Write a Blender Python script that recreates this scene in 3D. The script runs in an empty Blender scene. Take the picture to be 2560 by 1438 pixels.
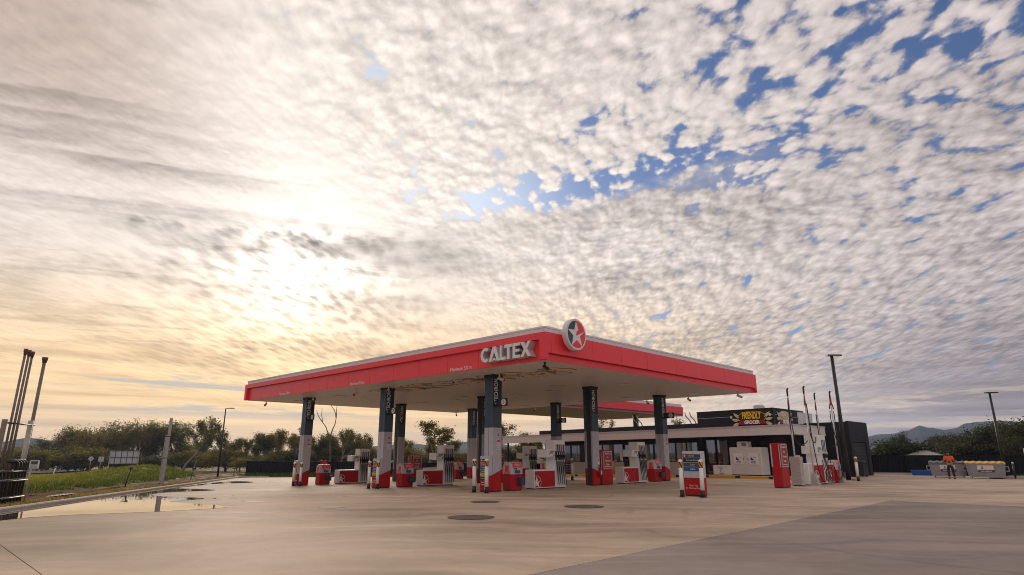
import bpy, math
from mathutils import Vector
S=bpy.context.scene
HAZE=.00026
# ---------------------------------------------------------------- camera
HEAD=math.radians(44.4); PITCH=math.atan(411/1516)
cam_d=bpy.data.cameras.new('camera'); cam=bpy.data.objects.new('camera',cam_d); S.collection.objects.link(cam)
cam_d.sensor_width=36; cam_d.lens=1516/2560*36; cam_d.clip_start=.05; cam_d.clip_end=9000
cam.location=(0,0,1.7); cam.rotation_euler=(math.pi/2+PITCH,0,HEAD-math.pi/2); S.camera=cam
# ---------------------------------------------------------------- sky and sun
SUN_AZ,SUN_EL=math.radians(64.8),math.radians(15.3)      # seen from above, counter-clockwise from +X
SUN=Vector((math.cos(SUN_AZ)*math.cos(SUN_EL),math.sin(SUN_AZ)*math.cos(SUN_EL),math.sin(SUN_EL)))
class NT:
    'small expression helper over a node tree'
    def __init__(s,t): s.t=t; s.n=t.nodes; s.l=t.links
    def put(s,sock,v):
        if isinstance(v,bpy.types.NodeSocket): s.l.new(v,sock)
        elif v is not None: sock.default_value=v
    def m(s,op,a,b=None,c=None,clamp=False):
        k=s.n.new('ShaderNodeMath'); k.operation=op; k.use_clamp=clamp
        for i,v in enumerate((a,b,c)): s.put(k.inputs[i],v)
        return k.outputs[0]
    def add(s,a,b): return s.m('ADD',a,b)
    def sub(s,a,b): return s.m('SUBTRACT',a,b)
    def mul(s,a,b,clamp=False): return s.m('MULTIPLY',a,b,clamp=clamp)
    def v(s,op,a,b=None):
        k=s.n.new('ShaderNodeVectorMath'); k.operation=op
        s.put(k.inputs[0],a)
        if b is not None: s.put(k.inputs[1],b)
        return k.outputs['Value'] if op in('DOT_PRODUCT','LENGTH') else k.outputs[0]
    def xyz(s,x,y,z=0.):
        k=s.n.new('ShaderNodeCombineXYZ')
        for i,q in enumerate((x,y,z)): s.put(k.inputs[i],q)
        return k.outputs[0]
    def smooth(s,x,a,b,lo=0.,hi=1.):
        k=s.n.new('ShaderNodeMapRange'); k.interpolation_type='SMOOTHERSTEP'
        for i,q in enumerate((x,a,b,lo,hi)): s.put(k.inputs[i],q)
        return k.outputs[0]
    def lin(s,x,a,b,lo=0.,hi=1.):
        k=s.n.new('ShaderNodeMapRange'); k.clamp=True
        for i,q in enumerate((x,a,b,lo,hi)): s.put(k.inputs[i],q)
        return k.outputs[0]
    def noise(s,vec,scale,detail=4.,rough=.55,dist=0.,col=False):
        k=s.n.new('ShaderNodeTexNoise'); k.noise_dimensions='2D' if False else '3D'
        s.put(k.inputs['Vector'],vec); k.inputs['Scale'].default_value=scale; k.inputs['Detail'].default_value=detail
        k.inputs['Roughness'].default_value=rough; k.inputs['Distortion'].default_value=dist
        return k.outputs['Color' if col else 'Fac']
    def voro(s,vec,scale,smooth=.6,rand=1.):
        k=s.n.new('ShaderNodeTexVoronoi'); k.feature='SMOOTH_F1'; k.voronoi_dimensions='2D'
        s.put(k.inputs['Vector'],vec); k.inputs['Scale'].default_value=scale
        k.inputs['Smoothness'].default_value=smooth; k.inputs['Randomness'].default_value=rand
        return k.outputs['Distance']
    def mix(s,f,a,b,mode='MIX'):
        k=s.n.new('ShaderNodeMix'); k.data_type='RGBA'; k.blend_type=mode; k.clamp_factor=True
        ins=[i for i in k.inputs if i.enabled]
        s.put(k.inputs[0],f)
        for i,q in ((6,a),(7,b)):
            s.put(k.inputs[i],q if not isinstance(q,tuple) or len(q)==4 else q+(1.,))
        return k.outputs[2]
def rgb(r,g,b):
    f=lambda c:(c/255/12.92 if c<=10 else ((c/255+.055)/1.055)**2.4)
    return (f(r),f(g),f(b))
W=bpy.data.worlds.new('World'); S.world=W; W.use_nodes=True
q=NT(W.node_tree); q.n.clear()
dirv=q.n.new('ShaderNodeTexCoord').outputs['Generated']
sp=q.n.new('ShaderNodeSeparateXYZ'); q.l.new(dirv,sp.inputs[0]); dx,dy,dz=sp.outputs
sky=q.n.new('ShaderNodeTexSky'); sky.sky_type='NISHITA'; sky.sun_disc=False
sky.sun_elevation=SUN_EL; sky.sun_rotation=math.pi/2-SUN_AZ
sky.air_density=1.; sky.dust_density=1.; sky.ozone_density=2.
clear=q.v('MULTIPLY',sky.outputs[0],(.047,.053,.071))
# the cloud deck is a level sheet: dir / height gives the place on it, turned so that u runs away along the rows of cloud
h=q.add(q.m('MAXIMUM',dz,.012),.05)
px=q.m('DIVIDE',dx,h); py=q.m('DIVIDE',dy,h)
ca,sa=math.cos(math.radians(41)),math.sin(math.radians(41))
u=q.add(q.mul(px,ca),q.mul(py,sa)); v=q.sub(q.mul(py,ca),q.mul(px,sa))       # u forward, v to the left
# ---- angle to the sun
cs=q.v('DOT_PRODUCT',dirv,tuple(SUN)); ang=q.m('ARCCOSINE',q.m('MINIMUM',cs,.99999))
azl=q.sub(q.mul(dy,math.cos(math.radians(44.4))),q.mul(dx,math.sin(math.radians(44.4))))   # + to the left of the camera heading
# ---- warped coordinates
ul=q.add(q.m('MINIMUM',u,1.6),q.mul(q.m('LOGARITHM',q.m('MAXIMUM',q.mul(u,1/1.6),1.),math.e),1.7))   # far puffs are seen side-on: their depth does not foreshorten away
base=q.xyz(ul,v,0.)
wn=q.v('SUBTRACT',q.noise(base,1.1,3,.5,col=True),(.5,.5,.5))
wf=q.v('SUBTRACT',q.noise(base,5.,3,.5,col=True),(.5,.5,.5))
pw=q.v('ADD',q.v('ADD',base,q.v('MULTIPLY',wn,(.20,.20,0.))),q.v('MULTIPLY',wf,(.045,.045,0.)))
calm=q.smooth(dz,.01,.16)                                # the cells melt together toward the horizon
def height(p):
    e=q.v('MULTIPLY',p,(.78,1.,1.))                      # puffs drawn out along u
    a=q.sub(.62,q.voro(e,14.,.75)); b=q.sub(.55,q.voro(e,33.,.65)); n=q.noise(e,15.,6,.56)
    return q.add(q.add(q.mul(a,.95),q.mul(b,.40)),q.mul(q.sub(n,.5),1.35)),n
fine=q.noise(q.v('MULTIPLY',pw,(.75,1.,1.)),54.,7,.68)
hg,fb=height(pw); hg=q.add(hg,q.mul(q.sub(fine,.5),.46))
hs,_=height(q.v('ADD',pw,(.022,.010,0.)))
relief=q.mul(q.sub(hg,hs),calm)                         # sunward flank bright, far flank grey
puff=q.add(q.mul(q.sub(q.smooth(hg,-.30,.95),.6),calm),.6)                              # 1 in the heart of a puff, 0 in the gap
# ---- coverage: 1 closed, 0 open
big=q.noise(base,.85,3,.5)
mid=q.add(q.mul(q.sub(q.noise(q.v('MULTIPLY',pw,(.7,1.,1.)),2.6,4,.6),.5),calm),.5)
right=q.smooth(v,.15,-.95)                               # right of the heading
over=q.smooth(u,2.3,.7)                                  # toward the zenith
opened=q.mul(q.mul(right,over),q.smooth(u,-.2,.7))            # gaps kept to this stretch; the unseen deck behind closed to add light
lane=q.sub(u,q.add(q.add(2.0,q.mul(v,.25)),q.mul(q.sub(mid,.5),.5)))                  # the open lane along the near edge of the cell field
laneb=q.mul(q.smooth(q.m('ABSOLUTE',lane),.26,.03),q.mul(q.smooth(v,.62,.05),q.smooth(v,-1.05,-.45)))
low=q.add(q.add(q.mul(opened,.40),q.mul(laneb,.55)),q.add(q.mul(q.sub(big,.5),.45),q.mul(q.sub(mid,.5),.55)))
low=q.add(low,q.mul(q.smooth(v,.1,1.2),-.45))
cover=q.smooth(q.sub(hg,low),-.42,.06)
edge=q.add(2.12,q.mul(v,q.sub(.5,q.mul(v,.35))))
cell=q.smooth(q.add(q.sub(u,edge),q.mul(q.sub(hg,.2),.12)),-.03,.14)      # the closed cell field beyond the lane
cover=q.m('MAXIMUM',cover,q.mul(q.mul(cell,.93),q.smooth(v,-.95,-.10)))
# ---- left: drawn-out sheets of cirrostratus with dark ribs
rr=q.add(q.mul(u,.9),q.mul(v,.45)); rs=q.sub(q.mul(v,.9),q.mul(u,.45))      # across and along the ribs
rw=q.add(rr,q.mul(q.sub(q.noise(q.xyz(q.mul(rr,5.),q.mul(rs,1.6),1.),1.6,4,.6),.5),.12))
ribc=q.v('ADD',q.xyz(q.mul(rr,3.2),q.mul(rs,.42),5.),q.v('MULTIPLY',wf,(.35,.35,0.)))
rib=q.noise(ribc,1.6,6,.56)
def line(r0,w_,k):
    d=q.add(q.sub(rw,r0),q.mul(q.sub(fine,.5),.035))
    return q.mul(q.mul(q.smooth(d,-.02,.012),q.smooth(d,w_,.0)),k)
lines=q.mul(q.add(q.add(line(1.75,.13,.75),line(1.865,.09,.7)),q.add(line(2.075,.20,1.),line(2.40,.22,.55))),q.mul(q.smooth(v,.72,1.25),q.smooth(q.noise(q.xyz(q.mul(rr,1.2),q.mul(rs,1.4),9.),1.3,3,.5),.30,.56)))
ribm=q.mul(q.smooth(v,.30,1.0),q.smooth(dz,.08,.2))
# ---- thickness seen from below = how grey
sf=q.noise(q.v('ADD',q.v('MULTIPLY',pw,(1.5,.7,1.)),(0.,0.,3.)),1.7,5,.58)
band=q.mul(q.smooth(q.m('ABSOLUTE',q.sub(rw,2.62)),.30,.08),q.smooth(q.m('ABSOLUTE',q.sub(v,.95)),.95,.45))   # a thicker roll under the sun's upper glow
thick=q.mul(calm,q.add(q.add(q.mul(q.smooth(sf,.40,.66),.75),q.mul(band,.8)),q.mul(q.smooth(hg,-.2,.9),.45)))
nearsun=q.smooth(ang,.55,.08)
body=q.sub(1.,q.mul(q.mul(thick,cell),q.add(.24,q.mul(nearsun,.13))))
quiet=q.sub(1.,q.mul(q.smooth(v,.2,.9),.75))              # the left deck is smooth
body=q.sub(body,q.mul(q.mul(q.sub(1.,puff),.23),q.mul(q.sub(1.,q.mul(cell,.6)),quiet)))
body=q.add(body,q.mul(q.mul(relief,.34),q.add(.25,q.mul(quiet,.75))))
body=q.sub(body,q.mul(q.smooth(rib,.50,.70),q.mul(ribm,.22))); body=q.sub(body,q.mul(lines,.34))
body=q.add(body,q.mul(q.mul(q.sub(fine,.5),.10),calm))
body=q.add(body,q.mul(q.sub(mid,.5),.14))
body=q.add(body,q.mul(q.mul(q.sub(puff,.55),q.mul(cell,.30)),q.sub(1.,q.mul(nearsun,1.5))))     # side lit lumps away from the sun, back lit ones in front of it
# ---- light of the deck: glow about the sun, duller and cooler away from it, yellow down low
glow=q.m('EXPONENT',q.mul(q.m('POWER',q.m('DIVIDE',ang,.30),1.5),-1.))
core=q.m('EXPONENT',q.mul(q.m('POWER',q.m('DIVIDE',ang,.075),1.5),-1.))
lightc=q.mix(q.smooth(ang,.10,1.15),rgb(251,239,228)+(1,),rgb(212,200,198)+(1,))
lowt=q.smooth(dz,.34,.04)
lightc=q.mix(q.mul(lowt,q.smooth(ang,1.05,.2)),lightc,(1.20,.82,.42,1.))
lightc=q.mix(q.mul(q.smooth(dz,.30,.03),q.smooth(ang,.65,1.10)),lightc,rgb(163,151,155)+(1,))
lightc=q.mix(q.mul(q.smooth(azl,.30,.62),q.smooth(dz,.2,.55)),lightc,rgb(200,180,168)+(1,))
gain=q.add(.715,q.add(q.mul(glow,.17),q.mul(core,q.mul(q.sub(1.02,puff),1.25))))
lum=q.mul(q.m('MAXIMUM',body,.15),gain)
lum=q.mul(lum,q.smooth(ang,1.2,2.9,1.,1.3))                 # cloud deck opposite the sun brightened, adding light to faces toward the camera
cloud=q.v('MULTIPLY',lightc,q.xyz(lum,lum,lum))
st2=q.noise(q.xyz(q.mul(azl,3.),q.mul(dz,75.),7.),1.4,5,.55); lowz=q.mul(q.smooth(dz,.012,.04),q.smooth(dz,.20,.07))
cloud=q.v('MULTIPLY',cloud,q.xyz(*[q.add(1.,q.mul(q.mul(q.sub(st2,.5),lowz),k)) for k in (.95,1.05,1.2)]))
# a bank of clearer, bluish air low on the left and bright cloud tops low on the right
stn=q.noise(q.xyz(q.mul(azl,2.6),q.mul(dz,30.),2.),1.6,8,.66,.35)
lowl=q.mul(q.mul(q.smooth(dz,.03,.07),q.smooth(dz,.135,.095)),q.smooth(azl,.12,.30))
cloud=q.mix(q.mul(lowl,q.mul(q.smooth(stn,.49,.64),.75)),cloud,rgb(168,172,170)+(1,))
lowr=q.mul(q.mul(q.smooth(dz,.015,.035),q.smooth(dz,.10,.06)),q.smooth(azl,-.28,-.42))
cloud=q.mix(q.mul(lowr,q.mul(q.smooth(stn,.46,.66),.8)),cloud,rgb(214,193,172)+(1,))
clear=q.mix(q.smooth(ang,.55,.2),clear,(.55,.62,.72,1.))
col=q.mix(cover,clear,cloud)
# air under the horizon (never seen: the ground reaches past it)
col=q.mix(q.smooth(dz,-.002,-.03),col,(.16,.14,.12,1.))
bg=q.n.new('ShaderNodeBackground'); q.l.new(col,bg.inputs[0]); bg.inputs[1].default_value=1.
out=q.n.new('ShaderNodeOutputWorld'); q.l.new(bg.outputs[0],out.inputs[0])
W.cycles.sampling_method='MANUAL'; W.cycles.sample_map_resolution=512
S.cycles.filter_width=1.0
S.view_settings.view_transform='Standard'; S.view_settings.look='None'; S.view_settings.exposure=.54; S.view_settings.gamma=1
# ================================================================ helpers
import random, numpy as np
rnd=random.Random(7)
COL=S.collection
def gz(Y): return -0.02*max(0.,min(Y,180.)-20.5)          # the site falls away beyond the first row of columns
MATS={}
def mat(name,c,rough=.5,metal=0.,var=.08,scale=6.,bump=0.,bscale=60.,coat=0.,spec=.5,stretch=(1,1,1),trans=0.):
    'painted or raw surface: colour broken up by noise, roughness broken up too, optional fine relief'
    if name in MATS: return MATS[name]
    M=bpy.data.materials.new(name); M.use_nodes=True; q=NT(M.node_tree)
    b=q.n['Principled BSDF']; tc=q.n.new('ShaderNodeTexCoord').outputs['Object']
    p=q.v('MULTIPLY',tc,tuple(float(k) for k in stretch))
    n=q.noise(p,scale,5,.6)
    lo=tuple(max(0,k*(1-var)) for k in c)+(1,); hi=tuple(min(1,k*(1+var)) for k in c)+(1,)
    q.l.new(q.mix(q.lin(n,.3,.7),lo,hi),b.inputs['Base Color'])
    q.l.new(q.lin(q.noise(p,scale*2.3,4,.6),.3,.7,max(.02,rough-.08),min(1,rough+.08)),b.inputs['Roughness'])
    b.inputs['Metallic'].default_value=metal; b.inputs['Specular IOR Level'].default_value=spec
    b.inputs['Coat Weight'].default_value=coat; b.inputs['Coat Roughness'].default_value=.12
    if bump:
        k=q.n.new('ShaderNodeBump'); k.inputs['Strength'].default_value=bump; k.inputs['Distance'].default_value=.02
        q.l.new(q.noise(p,bscale,4,.6),k.inputs['Height']); q.l.new(k.outputs[0],b.inputs['Normal'])
    MATS[name]=M; return M
class MB:
    'collects shapes and links them as one mesh object'
    def __init__(s,fn=None): s.v=[];s.f=[];s.m=[];s.mats=[];s.fn=fn;s.sm=[]
    def mi(s,m):
        if m not in s.mats: s.mats.append(m)
        return s.mats.index(m)
    def poly(s,pts,m,smooth=False):
        i=len(s.v); s.v+=[tuple(p) for p in pts]; s.f.append(tuple(range(i,i+len(pts)))); s.m.append(s.mi(m)); s.sm.append(smooth); return s
    def box(s,x0,x1,y0,y1,z0,z1,m):
        i=len(s.v); k=s.mi(m)
        s.v+=[(x,y,z) for z in(z0,z1) for y in(y0,y1) for x in(x0,x1)]
        for f in((0,2,3,1),(4,5,7,6),(0,1,5,4),(2,6,7,3),(0,4,6,2),(1,3,7,5)):
            s.f.append(tuple(i+j for j in f)); s.m.append(k); s.sm.append(False)
        return s
    def bbox(s,x0,x1,y0,y1,z0,z1,m,b=.02):
        'box with its upright edges and top edge eased'
        P=[(x0+b,y0),(x1-b,y0),(x1,y0+b),(x1,y1-b),(x1-b,y1),(x0+b,y1),(x0,y1-b),(x0,y0+b)]
        cx,cy=(x0+x1)/2,(y0+y1)/2
        ins=lambda p,d:(p[0]+(d if p[0]<cx else -d),p[1]+(d if p[1]<cy else -d))
        rings=[[(x,y,z0) for x,y in P],[(x,y,z1-b) for x,y in P],[ins(p,b*.7)+(z1,) for p in P]]
        return s.loft(rings,m,cap=True)
    def loft(s,rings,m,cap=True,smooth=False,close=True):
        i=len(s.v);k=s.mi(m);n=len(rings[0])
        for r in rings: s.v+=[tuple(p) for p in r]
        for a in range(len(rings)-1):
            for j in range(n if close else n-1):
                s.f.append((i+a*n+j,i+a*n+(j+1)%n,i+(a+1)*n+(j+1)%n,i+(a+1)*n+j)); s.m.append(k); s.sm.append(smooth)
        if cap:
            s.f.append(tuple(i+j for j in reversed(range(n)))); s.m.append(k); s.sm.append(False)
            o=i+(len(rings)-1)*n; s.f.append(tuple(o+j for j in range(n))); s.m.append(k); s.sm.append(False)
        return s
    def tube(s,pts,r,m,n=8,cap=True,smooth=True):
        P=[Vector(p) for p in pts]; R=r if isinstance(r,(list,tuple)) else [r]*len(P); rings=[]
        up=None
        for a,p in enumerate(P):
            d=(P[min(a+1,len(P)-1)]-P[max(a-1,0)]).normalized()
            if up is None:
                up=Vector((0,0,1)) if abs(d.z)<.9 else Vector((1,0,0))
            sx=d.cross(up).normalized(); sy=sx.cross(d).normalized(); up=sy
            rings.append([tuple(p+(sx*math.cos(2*math.pi*j/n)+sy*math.sin(2*math.pi*j/n))*R[a]) for j in range(n)])
        return s.loft(rings,m,cap,smooth)
    def cyl(s,x,y,z0,z1,r,m,n=16,r1=None): return s.tube([(x,y,z0),(x,y,z1)],[r,r if r1 is None else r1],m,n)
    def prism(s,poly,axis,a,b,m):
        'polygon given in the two other axes, pushed along axis from a to b'
        def put(p,t):
            return {'x':(t,p[0],p[1]),'y':(p[0],t,p[1]),'z':(p[0],p[1],t)}[axis]
        return s.loft([[put(p,a) for p in poly],[put(p,b) for p in poly]],m)
    def mesh(s,name,org=(0,0,0)):
        me=bpy.data.meshes.new(name); V=[s.fn(p) if s.fn else p for p in s.v]
        me.from_pydata([(p[0]-org[0],p[1]-org[1],p[2]-org[2]) for p in V],[],s.f)
        for m in s.mats: me.materials.append(m)
        me.polygons.foreach_set('material_index',s.m); me.polygons.foreach_set('use_smooth',s.sm)
        return me
    def build(s,name,parent=None,world=False,label=None,kind=None):
        org=tuple(root_loc(parent)) if (world and parent) else (0,0,0)
        return link(s.mesh(name,org),name,parent,label,kind)
def root_loc(p):
    l=Vector(p.location)
    while p.parent: p=p.parent; l+=p.location
    return l
def link(me,name,parent=None,label=None,kind=None,loc=None):
    o=bpy.data.objects.new(name,me); COL.objects.link(o)
    if parent: o.parent=parent
    if label: o['label']=label
    if kind: o['kind']=kind
    if loc: o.location=loc
    return o
def tag(o,label,cat,group=None,kind=None):
    if label: o['label']=label
    if cat: o['category']=cat
    if group: o['group']=group
    if kind: o['kind']=kind
    return o
def thing(name,label,cat,loc=(0,0,0),rz=0.,group=None):
    o=bpy.data.objects.new(name,None); COL.objects.link(o); o.location=loc; o.rotation_euler=(0,0,rz); o.empty_display_size=.1
    return tag(o,label,cat,group)
def copy_tree(o,parent=None):
    c=o.copy(); COL.objects.link(c)
    if parent: c.parent=parent
    for ch in list(o.children): copy_tree(ch,c)
    return c
def another(src,label,loc,rz=None,group=None):
    c=copy_tree(src); c['label']=label; c.location=loc
    if rz is not None: c.rotation_euler=(0,0,rz)
    if group: c['group']=group
    return c
_TX={}
def text_mesh(body,size,bold=0.,depth=.004,sx=1.,m=None,align='CENTER',spacing=1.,line=1.,shear=0.):
    key=(body,size,bold,depth,sx,m.name,align,spacing,line,shear)
    if key in _TX: return _TX[key]
    cu=bpy.data.curves.new('lettering','FONT'); cu.body=body; cu.size=size; cu.offset=bold*size; cu.extrude=depth; cu.align_x=align; cu.align_y='CENTER'
    cu.space_character=spacing; cu.space_line=line; cu.shear=shear; cu.resolution_u=3
    o=bpy.data.objects.new('lettering',cu); COL.objects.link(o)
    dg=bpy.context.evaluated_depsgraph_get(); dg.update()
    me=bpy.data.meshes.new_from_object(o.evaluated_get(dg)); bpy.data.objects.remove(o); bpy.data.curves.remove(cu)
    from mathutils import Matrix
    me.transform(Matrix.Diagonal((sx,1,1,1))); me.transform(Matrix.Rotation(math.pi/2,4,'X'))     # stands up, faces -Y
    me.materials.clear(); me.materials.append(m); me.name='lettering'
    _TX[key]=me; return me
def text(body,size,loc,parent,m,face='-Y',roll=0.,**k):
    o=link(text_mesh(body,size,m=m,**k),'lettering',parent)
    o.location=loc
    rz={'-Y':0.,'-X':-math.pi/2,'+Y':math.pi,'+X':math.pi/2}[face]
    from mathutils import Matrix
    o.rotation_euler=(Matrix.Rotation(rz,3,'Z')@Matrix.Rotation(-roll,3,'Y')).to_euler()
    return o
def clip(poly,a,b,c):
    'keep the side a*x+b*y>=c'
    out=[]
    for i in range(len(poly)):
        p,qq=poly[i],poly[(i+1)%len(poly)]; dp=a*p[0]+b*p[1]-c; dq=a*qq[0]+b*qq[1]-c
        if dp>=0: out.append(p)
        if (dp>=0)!=(dq>=0):
            t=dp/(dp-dq); out.append((p[0]+(qq[0]-p[0])*t,p[1]+(qq[1]-p[1])*t))
    return out
def circle(cx,cy,r,n=28,a0=0.,a1=2*math.pi,end=False):
    k=n+1 if end else n
    return [(cx+r*math.cos(a0+(a1-a0)*i/n),cy+r*math.sin(a0+(a1-a0)*i/n)) for i in range(k)]
def star(cx,cy,r,inner=.40,tilt=0.):
    return [(cx+(r if i%2==0 else r*inner)*math.cos(math.pi/2+tilt+i*math.pi/5),cy+(r if i%2==0 else r*inner)*math.sin(math.pi/2+tilt+i*math.pi/5)) for i in range(10)]
# ================================================================ sun
sl=bpy.data.lights.new('sun','SUN'); sl.energy=1.0; sl.angle=math.radians(18); sl.color=(1.,.87,.70)
so=bpy.data.objects.new('sun',sl); COL.objects.link(so); so.rotation_euler=SUN.to_track_quat('Z','Y').to_euler()
# ================================================================ palette
WHITE=mat('white powder coat',(.83,.82,.81),.38,var=.04)
OFFW=mat('warm white panel',(.70,.68,.64),.45,var=.06)
RED=mat('red panel',(.92,.036,.046),.36,var=.05,coat=.25)
DRED=mat('red powder coat',(.47,.006,.010),.42,var=.07,spec=.35)
NAVY=mat('navy panel',(.030,.060,.088),.36,var=.08,coat=.2)
NAVYD=mat('dark navy print',(.012,.024,.040),.40,var=.08)
GREY=mat('silver grey panel',(.50,.49,.53),.42,var=.05)
GREYL=mat('light grey trim',(.55,.55,.58),.40,var=.05)
SILV=mat('crown metal',(.76,.75,.77),.4,metal=.1,var=.05)
SOFF=mat('soffit plank',(.70,.655,.60),.42,var=.05)
BLACK=mat('black plastic',(.018,.018,.019),.42,var=.2)
RUBBER=mat('black rubber',(.014,.014,.015),.55,var=.2)
CHAR=mat('charcoal cladding',(.020,.021,.025),.6,var=.12,scale=2.,spec=.25)
GALV=mat('galvanised steel',(.42,.40,.37),.45,metal=.35,var=.18,scale=9.)
STEEL=mat('dull steel pipe',(.21,.17,.135),.5,metal=.15,var=.2,scale=5.)
ORANGE=mat('orange fitting',(.24,.06,.02),.55)
PRW=mat('white print',(.80,.80,.80),.5,var=.02)
PRR=mat('red print',(.70,.03,.03),.45,var=.03)
PRN=mat('navy print',(.022,.060,.115),.45,var=.04)
PRB=mat('blue print',(.015,.10,.42),.45,var=.04)
PRG=mat('green print',(.015,.19,.10),.45,var=.04)
PRY=mat('yellow print',(.86,.52,.02),.45,var=.04)
PRK=mat('black print',(.012,.012,.014),.45,var=.05)
PRD=mat('slate print',(.085,.085,.095),.45,var=.05)
YEL=mat('yellow paint',(.72,.33,.015),.45,var=.1)
KERBC=mat('kerb concrete',(.42,.38,.33),.8,var=.15,scale=8.,bump=.3)
GLASSB=mat('screen glass',(.05,.055,.06),.12,var=.1)
# ================================================================ ground
def surf(name,build):
    M=bpy.data.materials.new(name); M.use_nodes=True; q=NT(M.node_tree); build(q,q.n['Principled BSDF']); MATS[name]=M; return M
def _conc(tone):
    def f(q,b):
        pos=q.n.new('ShaderNodeNewGeometry').outputs['Position']
        k=q.n.new('ShaderNodeSeparateXYZ'); q.l.new(pos,k.inputs[0]); x,y,_=k.outputs
        a=q.mul(q.sub(x,y),.7071); d=q.mul(q.add(x,y),.7071)
        warp=q.mul(q.sub(q.noise(pos,.16,2,.5),.5),5.)
        sw=q.noise(q.xyz(q.mul(a,.10),q.add(q.mul(d,1.0),warp),0.),1.,6,.62)          # sweeps of the trowel and the broom
        bl=q.noise(pos,.22,5,.55); sp=q.noise(pos,2.6,6,.65); gr=q.noise(pos,45.,3,.7)
        oi=q.n.new('ShaderNodeObjectInfo').outputs['Random']
        t=q.add(q.add(q.mul(q.sub(sw,.5),1.35),q.mul(q.sub(bl,.5),.75)),q.add(q.mul(q.sub(sp,.5),.36),q.mul(q.sub(gr,.5),.22)))
        t=q.add(t,q.mul(q.sub(oi,.5),.10))
        v=q.add(1.,q.mul(t,1.05))
        c=q.mix(q.lin(bl,.35,.65),tuple(k*.94 for k in tone)+(1,),tuple(k*1.05 for k in (tone[0],tone[1]*1.01,tone[2]*1.03))+(1,))
        c=q.v('MULTIPLY',c,q.xyz(v,v,v))
        for cx,cy,R_ in ((21.,1.5,9.),(9.5,33.,13.),(36.,3.,7.5),(24.5,10.5,4.2),(4.,6.,15.)):               # turning marks left by tyres
            d_=q.v('LENGTH',q.v('SUBTRACT',pos,(cx,cy,0.)))
            for o_ in (0.,1.55):
                ln_=q.mul(q.smooth(q.m('ABSOLUTE',q.sub(q.add(d_,q.mul(q.sub(bl,.5),.8)),R_+o_)),.16,.03),q.smooth(q.noise(pos,.28,3,.5),.46,.62)); c=q.mix(q.mul(ln_,.22),c,(.11,.095,.085,1))
        st=q.smooth(q.noise(pos,.75,6,.72),.66,.78)                                     # oil and tyre stains
        c=q.mix(q.mul(st,.28),c,(.10,.09,.085,1))
        kd=q.add(q.mul(q.sub(x,3.08),.8675),q.mul(q.sub(y,24.65),-.4975)); wet=q.mul(q.smooth(q.add(kd,q.mul(q.sub(bl,.5),9.)),8.5,3.5),q.smooth(y,8.,19.))   # damp concrete along the low kerb
        c=q.mix(q.mul(wet,.38),c,tuple(k*.40 for k in tone)+(1,))
        q.l.new(c,b.inputs['Base Color'])
        q.l.new(q.lin(q.add(sw,q.mul(sp,.5)),.5,1.0,.62,.82),b.inputs['Roughness'])
        b.inputs['Specular IOR Level'].default_value=.10
        n=q.n.new('ShaderNodeBump'); n.inputs['Strength'].default_value=.25; n.inputs['Distance'].default_value=.01
        q.l.new(q.noise(pos,28.,5,.7),n.inputs['Height']); q.l.new(n.outputs[0],b.inputs['Normal'])
    return f
CONC=surf('broom finished concrete',_conc((.50,.392,.292)))
CONC2=surf('older grey concrete',_conc((.325,.272,.232)))
def _earth(q,b):
    at=q.n.new('ShaderNodeAttribute'); at.attribute_name='soil'
    pos=q.n.new('ShaderNodeNewGeometry').outputs['Position']
    n=q.add(q.mul(q.noise(pos,.35,6,.65),.8),q.mul(q.noise(pos,3.,5,.7),.7)); v=q.lin(n,.4,1.1,.55,1.5)
    q.l.new(q.v('MULTIPLY',at.outputs['Color'],q.xyz(v,v,v)),b.inputs['Base Color'])
    q.l.new(q.lin(q.noise(pos,1.1,4,.6),.35,.6,.55,.95),b.inputs['Roughness']); b.inputs['Specular IOR Level'].default_value=.02
    k=q.n.new('ShaderNodeBump'); k.inputs['Strength'].default_value=.6; k.inputs['Distance'].default_value=.06
    q.l.new(q.noise(pos,7.,6,.7),k.inputs['Height']); q.l.new(k.outputs[0],b.inputs['Normal'])
EARTH=surf('soil and dry grass',_earth)
def grid_mesh(name,xs,ys,fn,soil,m):
    V=[];C=[]
    for a in ys:
        for c in xs:
            x,y,z=fn(c,a); V.append((x,y,z)); C.append(soil(c,a,x,y))
    n=len(xs); F=[(j*n+i,j*n+i+1,(j+1)*n+i+1,(j+1)*n+i) for j in range(len(ys)-1) for i in range(n-1)]
    me=bpy.data.meshes.new(name); me.from_pydata(V,[],F); me.materials.append(m)
    at=me.color_attributes.new('soil','FLOAT_COLOR','POINT'); at.data.foreach_set('color',[k for c in C for k in (c[0],c[1],c[2],1.)])
    me.polygons.foreach_set('use_smooth',[True]*len(F)); return me
def ground_soil(c,a,x,y):
    g=.5+.5*math.sin(x*.021+1)*math.sin(y*.017)
    return (.10+.05*g,.085+.03*g,.035+.015*g)
gx=[-2600,-900,-300,-120,-60,-30,0,30,60,90,150,250,450,900,2600]; gy=[-2600,-800,-200,-60,-12,20.5,45,70,100,140,180,220,300,500,1000,2600]
link(grid_mesh('ground',gx,gy,lambda c,a:(c,a,gz(a)-.16),ground_soil,EARTH),'ground',kind='structure')
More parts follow.
